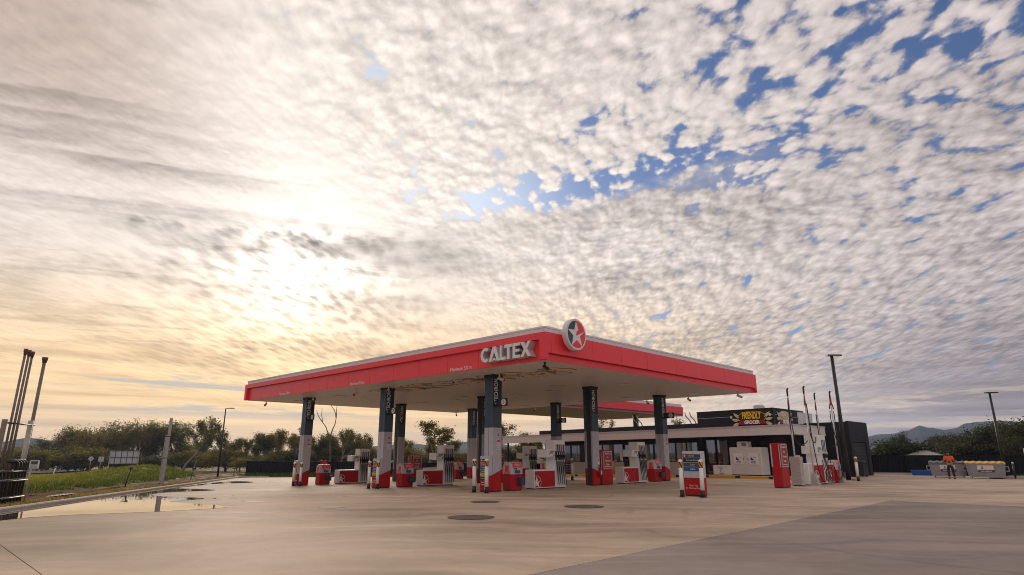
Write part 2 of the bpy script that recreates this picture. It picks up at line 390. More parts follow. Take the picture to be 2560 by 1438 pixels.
# ---- forecourt: poured slabs on a 6.04 m grid (the joints at y 6.45, x 2.05 and x 26.2 show plainest)
KP,KD=(3.08,24.65),(.4975,.8675)                                     # left kerb line
def leftclip(P): return clip(P,KD[1],-KD[0],KD[1]*KP[0]-KD[0]*KP[1])
fore=thing('forecourt',None,None); fore['kind']='structure'
BX0,BY0,BX1,BY1=28.7,68.2,40.6,36.
nb=(-(BY0-BY1),-(BX1-BX0)); cb=nb[0]*BX0+nb[1]*BY0
gxs=[2.05+6.04*i for i in range(-3,10)]; gys=[6.45+6.04*i for i in range(-3,11)]
for xi in range(len(gxs)-1):
    for yi in range(len(gys)-1):
        x0,x1,y0,y1=gxs[xi],gxs[xi+1],gys[yi],gys[yi+1]
        if x0>42 and y0>18: continue
        def gp(v,vs): return .009 if abs(v-vs)<.1 else .002
        e=[gp(x0,2.05) or 0,gp(x1,26.21),gp(y0,6.45),gp(y1,6.45)]
        e[0]=max(gp(x0,2.05),gp(x0,26.21)); e[1]=max(gp(x1,2.05),gp(x1,26.21))
        P=leftclip([(x0+e[0],y0+e[2]),(x1-e[1],y0+e[2]),(x1-e[1],y1-e[3]),(x0+e[0],y1-e[3])])
        if y0>18 and len(P)>2: P=clip(P,nb[0],nb[1],cb)
        if len(P)<3: continue
        m=CONC2 if (y1<6.6 and x1<26.5) else CONC
        b=MB()
        for Q in ([clip(P,0,-1,-20.5),clip(P,0,1,20.5)] if y0<20.5<y1 else [P]):
            if len(Q)>2: b.loft([[(x,y,gz(y)-.15) for x,y in Q],[(x,y,gz(y)) for x,y in Q]],m)
        b.build('concrete_slab',fore)
# ---- kerb along the left edge, in three metre stones, with its gutter
kerb=thing('kerb',None,None); kerb['kind']='structure'
KN=(-KD[1],KD[0])                                                    # outward (to the left)
def kpt(s,t): return (KP[0]+KD[0]*s+KN[0]*t,KP[1]+KD[1]*s+KN[1]*t)
def kz(s,t): return gz(kpt(s,t)[1])
s=-30.
while s<50.5:
    s1=min(s+3.,50.8); b=MB(); rings=[]
    for ss in (s+.006,s1-.006):
        prof=[(.02,-.12),(.02,.10),(.05,.135),(.17,.145),(.19,.13),(.19,-.12)]
        rings.append([kpt(ss,t)+(kz(ss,0)+z,) for t,z in prof])
    b.loft(rings,KERBC).build('kerb_stone',kerb); s=s1
b=MB()                                                               # short return at the far end
e0=kpt(50.8,0.1); ex=(e0[0]+1.6,e0[1]-3.6)
b.loft([[(e0[0]+dx,e0[1]+dy,gz(e0[1])+z) for dx,dy,z in((-.09,-.04,-.1),(-.09,-.04,.14),(.09,.04,.14),(.09,.04,-.1))],
        [(ex[0]+dx,ex[1]+dy,gz(ex[1])+z) for dx,dy,z in((-.09,-.04,-.1),(-.09,-.04,.14),(.09,.04,.14),(.09,.04,-.1))]],KERBC).build('kerb_stone',kerb)
# ---- standing water on the low side
def _water(q,b):
    b.inputs['Base Color'].default_value=(.09,.075,.055,1); b.inputs['Roughness'].default_value=.015; b.inputs['IOR'].default_value=1.45
    b.inputs['Specular IOR Level'].default_value=.9
    pos=q.n.new('ShaderNodeNewGeometry').outputs['Position']
    k=q.n.new('ShaderNodeBump'); k.inputs['Strength'].default_value=.02; k.inputs['Distance'].default_value=.01
    q.l.new(q.noise(pos,3.5,3,.5),k.inputs['Height']); up=q.xyz(0.,0.,1.); q.l.new(up,k.inputs['Normal']); q.l.new(k.outputs[0],b.inputs['Normal'])   # the water lies level
WATER=surf('puddle water',_water)
def chaikin(P,n=2):
    for _ in range(n):
        Q=[]
        for i in range(len(P)):
            a,c=P[i],P[(i+1)%len(P)]; Q+=[(a[0]*.75+c[0]*.25,a[1]*.75+c[1]*.25),(a[0]*.25+c[0]*.75,a[1]*.25+c[1]*.75)]
        P=Q
    return P
def puddle(P,rough=0,z=.006):
    P=chaikin(P,3)
    if rough: P=[(x+rnd.uniform(-1,1)*rough,y+rnd.uniform(-1,1)*rough) for x,y in P]
    ar=sum(P[i][0]*P[(i+1)%len(P)][1]-P[(i+1)%len(P)][0]*P[i][1] for i in range(len(P)))
    if ar<0: P=P[::-1]
    b=MB(); b.poly([(x,y,-.02*(y-20.5)*(1 if y>20.5 else .0)+z) for x,y in P],WATER); return b.build('puddle',kind='structure')
puddle([(-2.,15.2),(2.71,21.41),(4.14,21.87),(5.96,20.8),(7.6,20.6),(8.3,20.7),(8.6,21.93),(8.23,25.5),(8.1,26.3),(10.3,26.9),(9.25,31.0),(9.7,33.9),(11.3,36.),(13.8,34.9),(13.4,39.8),(13.2,41.6),(16.,45.2),(17.7,48.4),(21,46.8),(22.4,54.8),(17.5,49.4),(11.2,38.4),(7.1,31.3),(4.2,26.3),(1.6,21.8),(-3.2,14.6)],.03)
puddle([(10.1,26.2),(10.75,25.8),(10.7,26.7),(10.1,27.4)],.02); puddle([(9.85,23.),(10.5,22.4),(10.4,23.3),(9.9,23.9)],.02)
puddle([(11.6,28.),(12.1,27.2),(12.,28.4),(11.5,29.)],.02)
# ---- manhole covers
CAST=mat('cast iron lid',(.24,.205,.165),.5,metal=.5,var=.3,scale=14,bump=.4,bscale=30); LID=mat('concrete lid',(.46,.38,.29),.7,var=.12)
def manhole(x,y,r,m,label,bars):
    t=thing('manhole_cover',label,'manhole cover',(x,y,gz(y)))
    b=MB(); n=32; o=circle(0,0,r,n); i=circle(0,0,r*.93,n)
    for k in range(n):
        a,c=k,(k+1)%n; b.poly([o[a]+(.008,),o[c]+(.008,),i[c]+(.008,),i[a]+(.008,)],KERBC if m is LID else BLACK)
    b.build('rim',t)
    b=MB(); b.poly([p+(.005,) for p in circle(0,0,r*.93,n)],m)
    if bars:
        for k in range(-7,8):
            h=math.sqrt(max(0,(r*.88)**2-(k*r*.12)**2)); 
            if h>.05:
                for sg in (-1,1): b.box(k*r*.12-.016,k*r*.12+.016,min(sg*.03,sg*h),max(sg*.03,sg*h),.005,.013,m)
    b.build('lid',t); return t
manhole(11.62,12.92,.63,CAST,'nearest round cast iron manhole cover with ribbed lid, in front of the canopy corner',1)
manhole(15.48,16.48,.52,CAST,'round ribbed manhole cover nearest the pump five column',1)
manhole(16.38,12.8,.64,CAST,'round dark manhole cover between the canopy corner and the diesel sign',1)
manhole(14.37,23.02,.58,LID,'pale concrete manhole cover out from the pump nine bollards',0)
manhole(10.63,18.45,.42,LID,'pale concrete manhole cover closest to the wide puddle',0)
manhole(11.1,14.67,.20,LID,'small round service lid left of the big ribbed manhole',0)
# ================================================================ main canopy
X0,X1,Y0,Y1,ZS,ZT=17.45,36.8,15.3,43.15,5.15,6.22
can=thing('fuel_canopy','large red fuel canopy with white crown and star disc sheltering the pumps','canopy',(27,29,0))
def cp(b,name,**k): return b.build(name,can,world=True,**k)
cp(MB().box(X0+.25,X1-.25,Y0+.28,Y1-.25,ZS+.06,ZT-.02,SOFF),'deck')
n=64; w=(X1-X0-.36)/n
for i in range(n):                                                   # soffit planks run the length of the canopy
    x=X0+.18+i*w
    b=MB(); b.loft([[(x+.006,y,ZS+.05),(x+.006,y,ZS+.012),(x+.02,y,ZS),(x+w-.02,y,ZS),(x+w-.006,y,ZS+.012),(x+w-.006,y,ZS+.05)] for y in (Y0+.22,Y1-.2)],SOFF); cp(b,'soffit_plank')
# crown
for nm,(a,c,d,e) in dict(a=(X0+.12,X1-.12,Y0+.10,Y0+.2),b=(X0+.12,X1-.12,Y1-.2,Y1-.1),c=(X0+.10,X0+.2,Y0+.2,Y1-.2),d=(X1-.2,X1-.1,Y0+.2,Y1-.2)).items():
    b=MB(); b.box(a,c,d,e,ZT-.03,6.40,SILV); b.box(a-.02,c+.02,d-.02,e+.02,6.403,6.47,SILV); cp(b,'crown')
# left face: a proud rail and end posts round recessed panels
cp(MB().box(X0,X0+.30,Y0+.052,Y1,5.95,ZT,RED),'top_rail'); 
b=MB(); b.box(X0,X0+.20,Y0+.004,Y0+.30,ZS,5.947,RED); cp(b,'end_post'); b=MB(); b.box(X0,X0+.20,Y1-.30,Y1-.004,ZS,5.947,RED); cp(b,'end_post')
py=[Y0+.305,17.35,19.29,21.35,23.47,25.6,27.73,29.83,32.03,34.14,36.32,38.52,40.71,Y1-.305]
for a,c in zip(py,py[1:]): cp(MB().box(X0+.17,X0+.24,a+.008,c-.008,ZS-.005,5.945,RED),'fascia_panel')
# right face: flush panels over a recessed red return
px_=[X0,17.81,20.49,22.57,24.69,27.32,30.01,32.6,34.8,X1]
for a,c in zip(px_,px_[1:]): cp(MB().box(a+.008,c-.008,Y0,Y0+.05,5.42,ZT,RED),'fascia_panel')
b=MB(); b.box(X0+.2,X1-.1,Y0+.16,Y0+.20,ZS-.004,5.40,RED); b.box(X0+.2,X1-.1,Y0+.055,Y0+.16,5.40,5.425,DRED); cp(b,'return_strip')
b=MB(); b.prism([(X0,ZS),(X0+.012,5.42),(X0+.21,5.42),(X0+.03,ZS)],'y',Y0+.002,Y0+.26,RED); b.prism([(X1-.22,5.42),(X1,5.42),(X1,ZS),(X1-.03,ZS)],'y',Y0+.002,Y0+.26,RED); cp(b,'corner_gusset')
cp(MB().box(X1-.05,X1,Y0+.05,Y1,ZS,ZT,RED),'rear_fascia'); cp(MB().box(X0+.3,X1-.05,Y1-.05,Y1,ZS,ZT,RED),'far_fascia')
# the word on the left face: six built up letters
H_=.60; zb=5.31
def letter(polys,y0,wd):
    b=MB(); 
    for P in polys: b.prism([(y0-px*wd,zb+pz*H_) for px,pz in P],'x',X0-.16,X0+.165,GREY); 
    for P in polys: b.prism([(y0-px*wd,zb+pz*H_) for px,pz in P],'x',X0-.185,X0-.161,WHITE)
    cp(b,'letter')
def arc(r0x,r0y,r1x,r1y,a0,a1,n=12):
    out=[]
    for i in range(n):
        t0=math.radians(a0+(a1-a0)*i/n); t1=math.radians(a0+(a1-a0)*(i+1)/n)
        out.append([(.5+r0x*math.cos(t0),.5+r0y*math.sin(t0)),(.5+r1x*math.cos(t0),.5+r1y*math.sin(t0)),(.5+r1x*math.cos(t1),.5+r1y*math.sin(t1)),(.5+r0x*math.cos(t1),.5+r0y*math.sin(t1))])
    return out
letter(arc(.26,.30,.50,.51,52,308,16),18.76,.56)
letter([[(0,0),(.36,1),(.64,1),(.5,.66),(.25,0)],[(.64,1),(1,0),(.76,0),(.5,.66)],[(.33,.0),(.36,.10),(.5,.24),(.64,.10),(.67,.0),(.5,.10)]],18.27,.64)
letter([[(0,0),(0,1),(.32,1),(.32,.2),(.32,0)],[(.32,0),(.32,.2),(1,.2),(1,0)]],17.62,.34)
letter([[(0,.8),(0,1),(1,1),(1,.8)],[(.33,0),(.33,.8),(.67,.8),(.67,0)]],17.35,.44)
letter([[(0,0),(0,1),(.32,1),(.32,0)],[(.32,0),(.32,.19),(1,.19),(1,0)],[(.32,.41),(.32,.59),(.92,.59),(.92,.41)],[(.32,.81),(.32,1),(1,1),(1,.81)]],16.88,.40)
letter([[(0,0),(.35,.5),(.5,.5),(.5,.32),(.27,0)],[(0,1),(.27,1),(.5,.68),(.5,.5),(.35,.5)],[(.5,.32),(.5,.5),(.65,.5),(1,0),(.73,0)],[(.5,.5),(.5,.68),(.73,1),(1,1),(.65,.5)]],16.45,.55)
for yy in (20.43,28.92,37.4): text('Maximum 5.0 m',.24,(X0+.166-27,yy-29,5.26),can,PRW,'-X',sx=.92)
# the star disc on the right face
def emblem(b,fx,r,m_ring,m_navy,m_red,m_star,m_arm=None,d=(0,.004,.008)):
    'fx(px,pz,depth)->xyz ; disc in two colours with a white five pointed star'
    n=40; R=[fx(*p,0) for p in circle(0,0,r,n)]
    o=circle(0,0,r,n);i=circle(0,0,r*.90,n)
    for k in range(n): b.poly([fx(*o[k],d[1]),fx(*o[(k+1)%n],d[1]),fx(*i[(k+1)%n],d[1]),fx(*i[k],d[1])],m_ring)
    nv=circle(0,0,r*.90,16,math.radians(88),math.radians(236),True); b.poly([fx(*p,d[0]) for p in nv+[(0,0)]],m_navy)
    rd=circle(0,0,r*.90,24,math.radians(-124),math.radians(88),True); b.poly([fx(*p,d[0]) for p in rd+[(0,0)]],m_red)
    st=star(0,0,r*.90,.40,.03)
    for k in range(10): b.poly([fx(0,0,d[1]),fx(*st[k],d[1]),fx(*st[(k+1)%10],d[1])],m_star)
    if m_arm: b.poly([fx(-.05*r,-.10*r,d[2]),fx(*st[8],d[2]),fx(*st[9],d[2]),fx(.01*r,.20*r,d[2])],m_arm)
dc=(18.98,6.26); fy=lambda x,z,k:(dc[0]+x,Y0-.34-k,dc[1]+z)
b=MB(); ring=circle(0,0,.64,48)
b.loft([[(dc[0]+x,Y0-.12,dc[1]+z) for x,z in ring],[(dc[0]+x,Y0-.33,dc[1]+z) for x,z in ring],[(dc[0]+x*.975,Y0-.338,dc[1]+z*.975) for x,z in ring]],SILV,smooth=False)
dsc=cp(b,'star_disc')
b=MB(); emblem(b,fy,.62,PRW,NAVY,RED,WHITE,RED,(0,.006,.012))
link(b.mesh('emblem',tuple(root_loc(dsc))),'emblem',dsc)
b=MB()
for xx in (-.3,.3): b.box(dc[0]+xx-.05,dc[0]+xx+.05,Y0-.12,Y0-.001,5.85,6.15,SILV)
cp(b,'disc_bracket')
# soffit: lights, graphic of hexagons, cameras
LAMPW=mat('light diffuser, unlit',(.80,.80,.76),.3,var=.02); 
def soffit_light(x,y):
    b=MB(); b.box(x-.32,x+.32,y-.32,y+.32,ZS-.028,ZS-.001,GREYL); b.box(x-.27,x+.27,y-.27,y+.27,ZS-.036,ZS-.0285,LAMPW); cp(b,'ceiling_light')
for x,y in [(27.5,26.5),(25.9,30.),(27.6,32.3),(25.3,21.4),(27.2,23.3),(34.8,32.8),(27.,18.2),(34.2,22.8),(34.3,18.2),(20.3,35.3),(27.1,35.8),(20.2,31.),(34.6,26.6),(20.4,40.8),(27.,40.8),(34.4,40.6),(34.5,36.2)]: soffit_light(x,y)
HX=[mat('cream decal',(.82,.62,.40),.5,var=.1),mat('brown decal',(.07,.028,.012),.5,var=.2),mat('tan decal',(.50,.24,.10),.5,var=.15),mat('indigo decal',(.035,.030,.05),.5,var=.2),mat('pale decal',(.66,.60,.54),.5,var=.1)]
hr=random.Random(3)
y=16.9
while y<30.6:
    band=.5+.42*math.sin((y-16.9)*1.05)
    for q_ in range(3):
        if hr.random()<.82:
            r=hr.choice([.28,.36,.44,.52]); x=20.55+(q_-1)*.62+hr.uniform(-.14,.14); yy=y+hr.uniform(-.15,.15); o=hr.random()
            hexa=circle(0,0,r,6,o)
            edge=hr.choice([1,1,3]); fill=hr.choice([0,0,2,4,0,3 if band<.3 else 2])
            b=MB(); b.prism([(x+p,yy+q2) for p,q2 in hexa],'z',ZS-.008-.001*q_,ZS-.002,HX[edge]); b.prism([(x+p*.86,yy+q2*.86) for p,q2 in hexa],'z',ZS-.012-.001*q_,ZS-.0082-.001*q_,HX[fill]); cp(b,'hexagon_decal')
    y+=.62
def cctv(x,y,az,m=WHITE):
    b=MB(); b.cyl(x,y,ZS-.14,ZS-.001,.035,m,8); b.cyl(x,y,ZS-.012,ZS-.0012,.07,m,10)
    c,s_=math.cos(az),math.sin(az); b.tube([(x-c*.08,y-s_*.08,ZS-.15),(x+c*.22,y+s_*.22,ZS-.29)],[.065,.075],m,8); b.tube([(x+c*.222,y+s_*.222,ZS-.291),(x+c*.235,y+s_*.235,ZS-.297)],[.062,.06],BLACK,8); cp(b,'security_camera')
for x,y,a in [(18.9,42.8,4.),(19.4,37.0,4.2),(19.,31.2,3.6),(19.15,28.2,3.9),(18.8,22.2,3.7),(19.6,20.0,5.2),(18.1,15.9,4.4),(36.3,42.6,4.2),(36.3,22.7,4.0),(36.1,19.5,4.1),(35.9,16.1,4.6),(36.2,32.9,3.6)]: cctv(x,y,a,BLACK if (x,y) in((18.1,15.9),) else WHITE)
# ================================================================ columns
CX=[19.65,27.0,34.15]; RY=[20.45,29.0,38.0]; cw=.275
clab={(0,0):('5','pump five column with a fuel price board, nearest the canopy corner'),(0,1):('9','pump nine column with a fuel price board, in the middle of the left canopy edge'),
 (0,2):('11','pump eleven column with a fuel price board, leftmost under the canopy'),(1,0):(None,'column with a fire extinguisher on it beside the red thank you cabinet'),
 (2,0):('3','pump three column with the red foot, in front of the shop windows'),(1,1):(None,'dark inner column standing just behind the pump five column'),
 (1,2):(None,'inner column with a lettered top seen between pump nine and the big tree'),(2,1):('7','pump seven column in front of the shop awning'),(2,2):(None,'farthest column, seen thin between pump nine and pump five')}
FUELS=[(PRR,'Premium 98'),(PRB,'Premium 95'),(PRG,'Unleaded 91'),(PRY,'E10 Unleaded'),(PRK,'Premium Diesel')]
def thank(parent,x,y,z,face,sz,two=True):
    if two:
        text('Thank You',sz,(x,y,z+sz*.55),parent,PRW,face); text('for Choosing Caltex',sz,(x,y,z-sz*.55),parent,PRW,face,sx=.92)
def fuel_board(t,xf,y0,y1,base,rows,heads):
    'price totem: a lower red box and an upper grey box with printed bands, facing -X ; xf = front plane'
    yc=(y0+y1)/2
    b=MB(); b.bbox(xf,-cw-.004 if base else xf+.32,y0,y1,.06,.70,DRED,.015); b.box(xf+.02,-cw-.03 if base else xf+.3,y0+.02,y1-.02,-.02,.06,BLACK); lo=b.build('lower_box',t)
    b=MB(); b.bbox(xf,-cw-.004 if base else xf+.32,y0,y1,.703,1.52 if base else 1.73,GREYL,.015); up=b.build('board_box',t)
    top=1.50 if base else 1.71; h=.135; z=top-.10
    def band(m,hh):
        nonlocal z
        bb=MB(); bb.box(xf-.008,xf-.001,y0+.03,y1-.03,z-hh,z,m); o=bb.build('printed_band',t); zc=z-hh/2; z-=hh+.018; return zc
    zc=band(NAVY,h); bb=MB(); emblem(bb,lambda p,q2,k:(xf-.010-k,y1-.11-p,zc+q2),.05,PRR,PRR,PRR,PRW); bb.build('emblem',t); text('CALTEX',.075,(xf-.010,yc+.02,zc),t,PRW,'-X',depth=.001)
    for m,tx in rows:
        zc=band(m,h if base else .155); text(tx,.07 if base else .08,(xf-.010,yc-.02,zc),t,PRW if m is not PRY else PRN,'-X',depth=.001)
    thank(t,xf-.003,yc,.36,'-X',.085)
    return
EXT=mat('extinguisher red',(.45,.012,.012),.3,coat=.4)
for i,cxx in enumerate(CX):
    for j,ry in enumerate(RY):
        num,lab=clab[(i,j)]; g=gz(ry); hh=ZS-g-.004; zb_=2.76-g
        t=thing('canopy_column',lab,'column',(cxx,ry,g),group='canopy columns')
        rise=1 if i==0 else -1                                       # the red foot is cut on a slant on the -Y face
        zl,zr=(.72,.93) if i==0 else (.86,.64)
        b=MB(); b.loft([[(-cw,-cw,.05),(cw,-cw,.05),(cw,cw,.05),(-cw,cw,.05)],[(-cw,-cw,zl),(cw,-cw,zr),(cw,cw,zr),(-cw,cw,zl)]],DRED); b.box(-cw+.02,cw-.02,-cw+.02,cw-.02,-.03,.05,BLACK); b.build('foot_cladding',t)
        b=MB(); b.loft([[(-cw,-cw,zl+.003),(cw,-cw,zr+.003),(cw,cw,zr+.003),(-cw,cw,zl+.003)],[(-cw,-cw,zb_),(cw,-cw,zb_),(cw,cw,zb_),(-cw,cw,zb_)]],GREY); 
        b.build('middle_cladding',t)
        b=MB(); b.box(-cw,cw,-cw,cw,zb_+.003,hh,NAVY); b.build('upper_cladding',t)
        b=MB()
        if i==1: b.box(-cw-.012,-cw-.001,-.16,.12,.06,hh-.002,BLACK); b.box(-cw-.01,-cw-.0008,.20,.215,.06,hh-.002,BLACK)
        else: b.box(-cw-.004,-cw-.0008,-.006,.006,.75,hh-.002,BLACK)
        b.box(-cw-.03,cw+.03,-cw-.03,cw+.03,hh-.12,hh-.001,NAVYD); b.build('cable_channel' if i==1 else 'panel_joint',t)
        b=MB(); b.box(-cw+.03,cw-.01,-cw-.008,-cw-.001,3.66-g,hh-.13,NAVYD); b.build('lettering_panel',t)
        text('+TECHRON',.32,(-.09,-cw-.011,4.36-g),t,PRW,'-Y',roll=math.pi/2,bold=.02,sx=.70)
        if (i,j) in((0,0),(0,1),(0,2),(2,0)):
            b=MB(); zz=2.22-g
            b.box(.02,.11,-cw-.006,-cw-.001,zz+.16,zz+.28,PRR)
            for r_ in range(5):
                for c_ in range(3):
                    x=-.02+c_*.075; z=zz-.05-r_*.085; b.box(x,x+.062,-cw-.006,-cw-.001,z-.03,z+.04,PRR if r_==0 else PRW); b.box(x+.018,x+.044,-cw-.008,-cw-.0065,z-.012,z+.022,PRR if r_<3 else PRK)
            b.build('warning_decal',t)
        if num:
            b=MB(); b.bbox(-.10,-.04,-cw-.72,-cw-.004,3.70-g,4.04-g,NAVYD,.02); s_=b.build('number_sign',t)
            b=MB(); b.prism(circle(-cw-.50,3.87-g,.145,20),'x',-.108,-.101,PRW); link(b.mesh('disc'),'disc',s_)
            text(num,.25 if len(num)==1 else .2,(-.111,-cw-.50,3.87-g),s_,PRR if num in('5','11','7') else PRK,'-X',bold=.01)
        if i==0: fuel_board(t,-cw-.26,-cw+.01,cw-.01,True,FUELS,None)
        if (i,j)==(1,0):
            e=MB(); e.tube([(.17,-cw-.10,.42),(.17,-cw-.10,.88)],.075,EXT,12); e.tube([(.17,-cw-.10,.88),(.17,-cw-.10,.96)],[.06,.02],BLACK,10); e.box(.10,.24,-cw-.15,-cw-.05,.97,1.01,BLACK); e.box(.12,.22,-cw-.18,-cw-.176,.55,.75,PRW); e.tube([(.17,-cw-.12,.95),(.27,-cw-.14,.8),(.26,-cw-.15,.5)],.013,BLACK,6); e.build('fire_extinguisher',t)
            b=MB(); b.box(.10,.26,-cw-.006,-cw-.001,1.08,1.34,PRW); b.box(.13,.23,-cw-.009,-cw-.0065,1.22,1.32,PRR); b.build('warning_decal',t)
# ================================================================ dispensers
def hose(b,x,ya,zt,zb,m=RUBBER,out=-1,sw=.09):
    P=[]
    for k in range(13):
        u_=k/12.; P.append((x+sw*u_+.02*math.sin(u_*7),ya+out*(.02+.13*math.sin(math.pi*u_)),zt-(zt-zb)*math.sin(math.pi*min(u_,.5))if u_<=.5 else zb+(zt-.06-zb)*(1-math.cos(math.pi*(u_-.5)))*.95))
    b.tube(P,.017,m,6)
STRIPES=[PRY,PRK,PRB,PRR,PRN]
def dispenser(name,label,group,loc):
    t=thing(name,label,'fuel pump',loc,group=group); h=.30
    b=MB(); b.bbox(0,1.47,-h,h,.05,.88,WHITE,.015); b.box(.06,1.44,-h+.03,h-.03,-.03,.05,BLACK); b.build('base_cabinet',t)
    b=MB(); b.box(-.012,-.001,-h+.02,h-.02,.07,.86,OFFW); b.build('end_panel',t)
    for sd in (-1,1):
        y=sd*(h+.001); b=MB(); b.box(.03,1.45,min(y,y+sd*.012),max(y,y+sd*.012),.09,.82,DRED); sp_=b.build('side_panel',t)
        if sd<0:
            yy=y-.013; cl=lambda P:clip(clip(P,1,0,.035),0,1,.10); b=MB(); cx_,cz_,R=.14,.31,.31
            o=circle(cx_,cz_,R,32);ii=circle(cx_,cz_,R*.95,32)
            for k in range(32):
                P=cl([o[k],o[(k+1)%32],ii[(k+1)%32],ii[k]])
                if len(P)>2: b.poly([(p,yy-.002,z) for p,z in P],PRW)
            P=cl(circle(cx_,cz_,R*.93,16,math.radians(88),math.radians(236),True)+[(cx_,cz_)]); b.poly([(p,yy-.001,z) for p,z in P],PRN)
            st=star(cx_,cz_,R*.93,.40,.03)
            for k in range(10):
                if k in(8,): continue
                P=cl([(cx_,cz_),st[k],st[(k+1)%10]])
                if len(P)>2: b.poly([(p,yy-.003,z) for p,z in P],PRW)
            b.build('emblem',sp_)
    b=MB(); b.bbox(1.475,2.29,-h,h,.04,2.26,WHITE,.015); b.box(1.5,2.26,-h+.03,h-.03,-.03,.04,BLACK); b.build('tower',t)
    for sd in (-1,1):
        f=sd*(h+.001)
        def fb(b_,x0,x1,z0,z1,d0,d1,m): b_.box(x0,x1,min(f+sd*d0,f+sd*d1),max(f+sd*d0,f+sd*d1),z0,z1,m)
        b=MB(); fb(b,1.52,2.25,1.33,1.74,0,.02,BLACK); b.build('nozzle_boot',t)
        for k in range(5):
            x=1.575+k*.145
            b=MB(); fb(b,x-.032,x+.028,1.75,2.06,0,.012,STRIPES[k]); b.build('fuel_strip',t)
            b=MB(); fb(b,x+.036,x+.068,1.75,2.06,0,.03,GREYL); fb(b,x+.045,x+.098,.12,1.31,0,.02,OFFW); b.build('divider',t)
            b=MB(); fb(b,x-.022,x+.022,1.40,1.58,.03,.08,RUBBER); y=f+sd*.09; b.tube([(x,y,1.56),(x,y+sd*.03,1.64),(x,y-sd*.03,1.72)],[.022,.018,.013],GREYL,6); b.box(x-.02,x+.02,min(y,y+sd*.03),max(y,y+sd*.03),1.36,1.42,STRIPES[k]); nz=b.build('nozzle',t)
            b=MB(); hose(b,x-.02,f,1.37,.16,out=sd); b.build('hose',t)
    b=MB(); b.bbox(.90,1.46,-h-.02,h+.02,1.44,1.82,WHITE,.015); hd=b.build('display_head',t)
    b=MB(); f=-h-.022
    b.box(1.0,1.43,f-.008,f,1.47,1.79,OFFW); b.box(1.10,1.33,f-.012,f-.0085,1.62,1.76,mat('lcd',(.30,.32,.30),.2)); b.box(1.35,1.42,f-.012,f-.0085,1.68,1.76,PRR); b.box(1.02,1.07,f-.012,f-.0085,1.60,1.64,PRK); b.box(1.35,1.41,f-.012,f-.0085,1.49,1.56,PRK); b.box(1.12,1.32,f-.012,f-.0085,1.50,1.58,PRW); link(b.mesh('screen_panel'),'screen_panel',hd)
    return t
plab=[('fuel pump between the pump five column and the fire extinguisher column',0,0),('fuel pump between the red thank you cabinet and the pump three column',1,0),
 ('fuel pump right of the pump nine column, tree behind it',0,1),('fuel pump half hidden behind the front pump, in front of the shop awning',1,1),
 ('leftmost fuel pump, beside the pump eleven column',0,2),('rearmost fuel pump, standing behind the pump right of column nine',1,2)]
disp=None
for lab,i,j in plab:
    loc=(CX[i]+2.42,RY[j]-.02,gz(RY[j]))
    disp=dispenser('fuel_dispenser',lab,'fuel pumps under the canopy',loc) if disp is None else another(disp,lab,loc)
# ================================================================ island bins with squeegee
def island_bin(label,loc,top=False,proto=None):
    t=thing('service_bin',label,'bin',loc,group='red and grey service bins'); d=.26; W_=.78
    b=MB(); b.bbox(0,W_,-d,d,.05,.71,DRED,.02); b.box(.03,W_-.03,-d+.03,d-.03,-.03,.05,BLACK); b.build('lower_box',t)
    prof=[(-d,.715),(d,.715),(d,.98)]+[(d*.96*math.cos(a),.98+.27*math.sin(a)) for a in [math.radians(k) for k in (15,35,55,75,90,105,125,145,165)]]+[(-d,.98)]
    b=MB(); b.prism([(y,z) for y,z in prof],'x',.002,W_-.002,GREYL); b.build('hood',t)
    b=MB(); b.box(-.012,-.001,-.13,.09,.74,1.10,RED); b.prism([(-.05,.72),(.0,.72),(.0,.83),(-.015,.83)],'y',-.17,.12,RED); b.build('towel_dispenser',t)
    b=MB(); z0,z1=1.03,1.19; pts=[(-d-.006,z0),(-d*.72,z1)]
    b.loft([[(.14,-d-.008,1.02),(.14,-d*.60,1.22),(.14,-d*.60+.01,1.225),(.14,-d+.004,1.03)],[(W_-.03,-d-.008,1.02),(W_-.03,-d*.60,1.22),(W_-.03,-d*.60+.01,1.225),(W_-.03,-d+.004,1.03)]],RED); b.build('sloping_sign',t)
    b=MB(); b.box(.16,W_-.06,-d-.012,-d-.001,.74,1.0,GREY); b.box(.26,W_-.16,-d-.014,-d-.0125,.76,.89,PRD); b.build('recess_panel',t)
    b=MB(); b.box(.45,W_-.02,-d-.20,-d-.004,.24,.55,PRN); b.build('water_bucket',t)
    b=MB(); b.tube([(.30,-d-.05,.97),(.58,-d-.12,.50)],.014,PRB,6); b.box(.20,.36,-d-.07,-d-.03,.96,.985,BLACK); b.build('squeegee',t)
    text('Thank You',.055,(.46,-d*.72-.012,1.155),t,PRW,'-Y'); text('for Choosing Caltex',.05,(.46,-d*.9-.010,1.09),t,PRW,'-Y',sx=.9)
    if top:
        b=MB(); b.box(.10,W_-.12,-.06,-.03,1.25,1.50,DRED); b.build('header_sign',t); text('Thank You',.07,(.38,-.063,1.41),t,PRW,'-Y'); text('for Choosing Caltex',.05,(.38,-.063,1.33),t,PRW,'-Y')
    return t
for lab,x,j,tp in [('red and grey service bin with squeegee beside the pump five column',CX[0]+.82,0,0),('red and grey service bin with squeegee beside the pump nine column',CX[0]+1.0,1,0),
  ('red and grey service bin with a raised red header sign, beside the pump eleven column',CX[0]+1.0,2,1),('narrow-looking service bin in front of the pump three column',CX[2]-1.55,0,0),
  ('service bin with red header sign seen between pump nine and pump five columns',CX[2]-1.9,2,1),('service bin mostly hidden behind the pump beside column five',CX[2]-1.55,1,0)]:
    island_bin(lab,(x,RY[j]-.06,gz(RY[j])),tp)
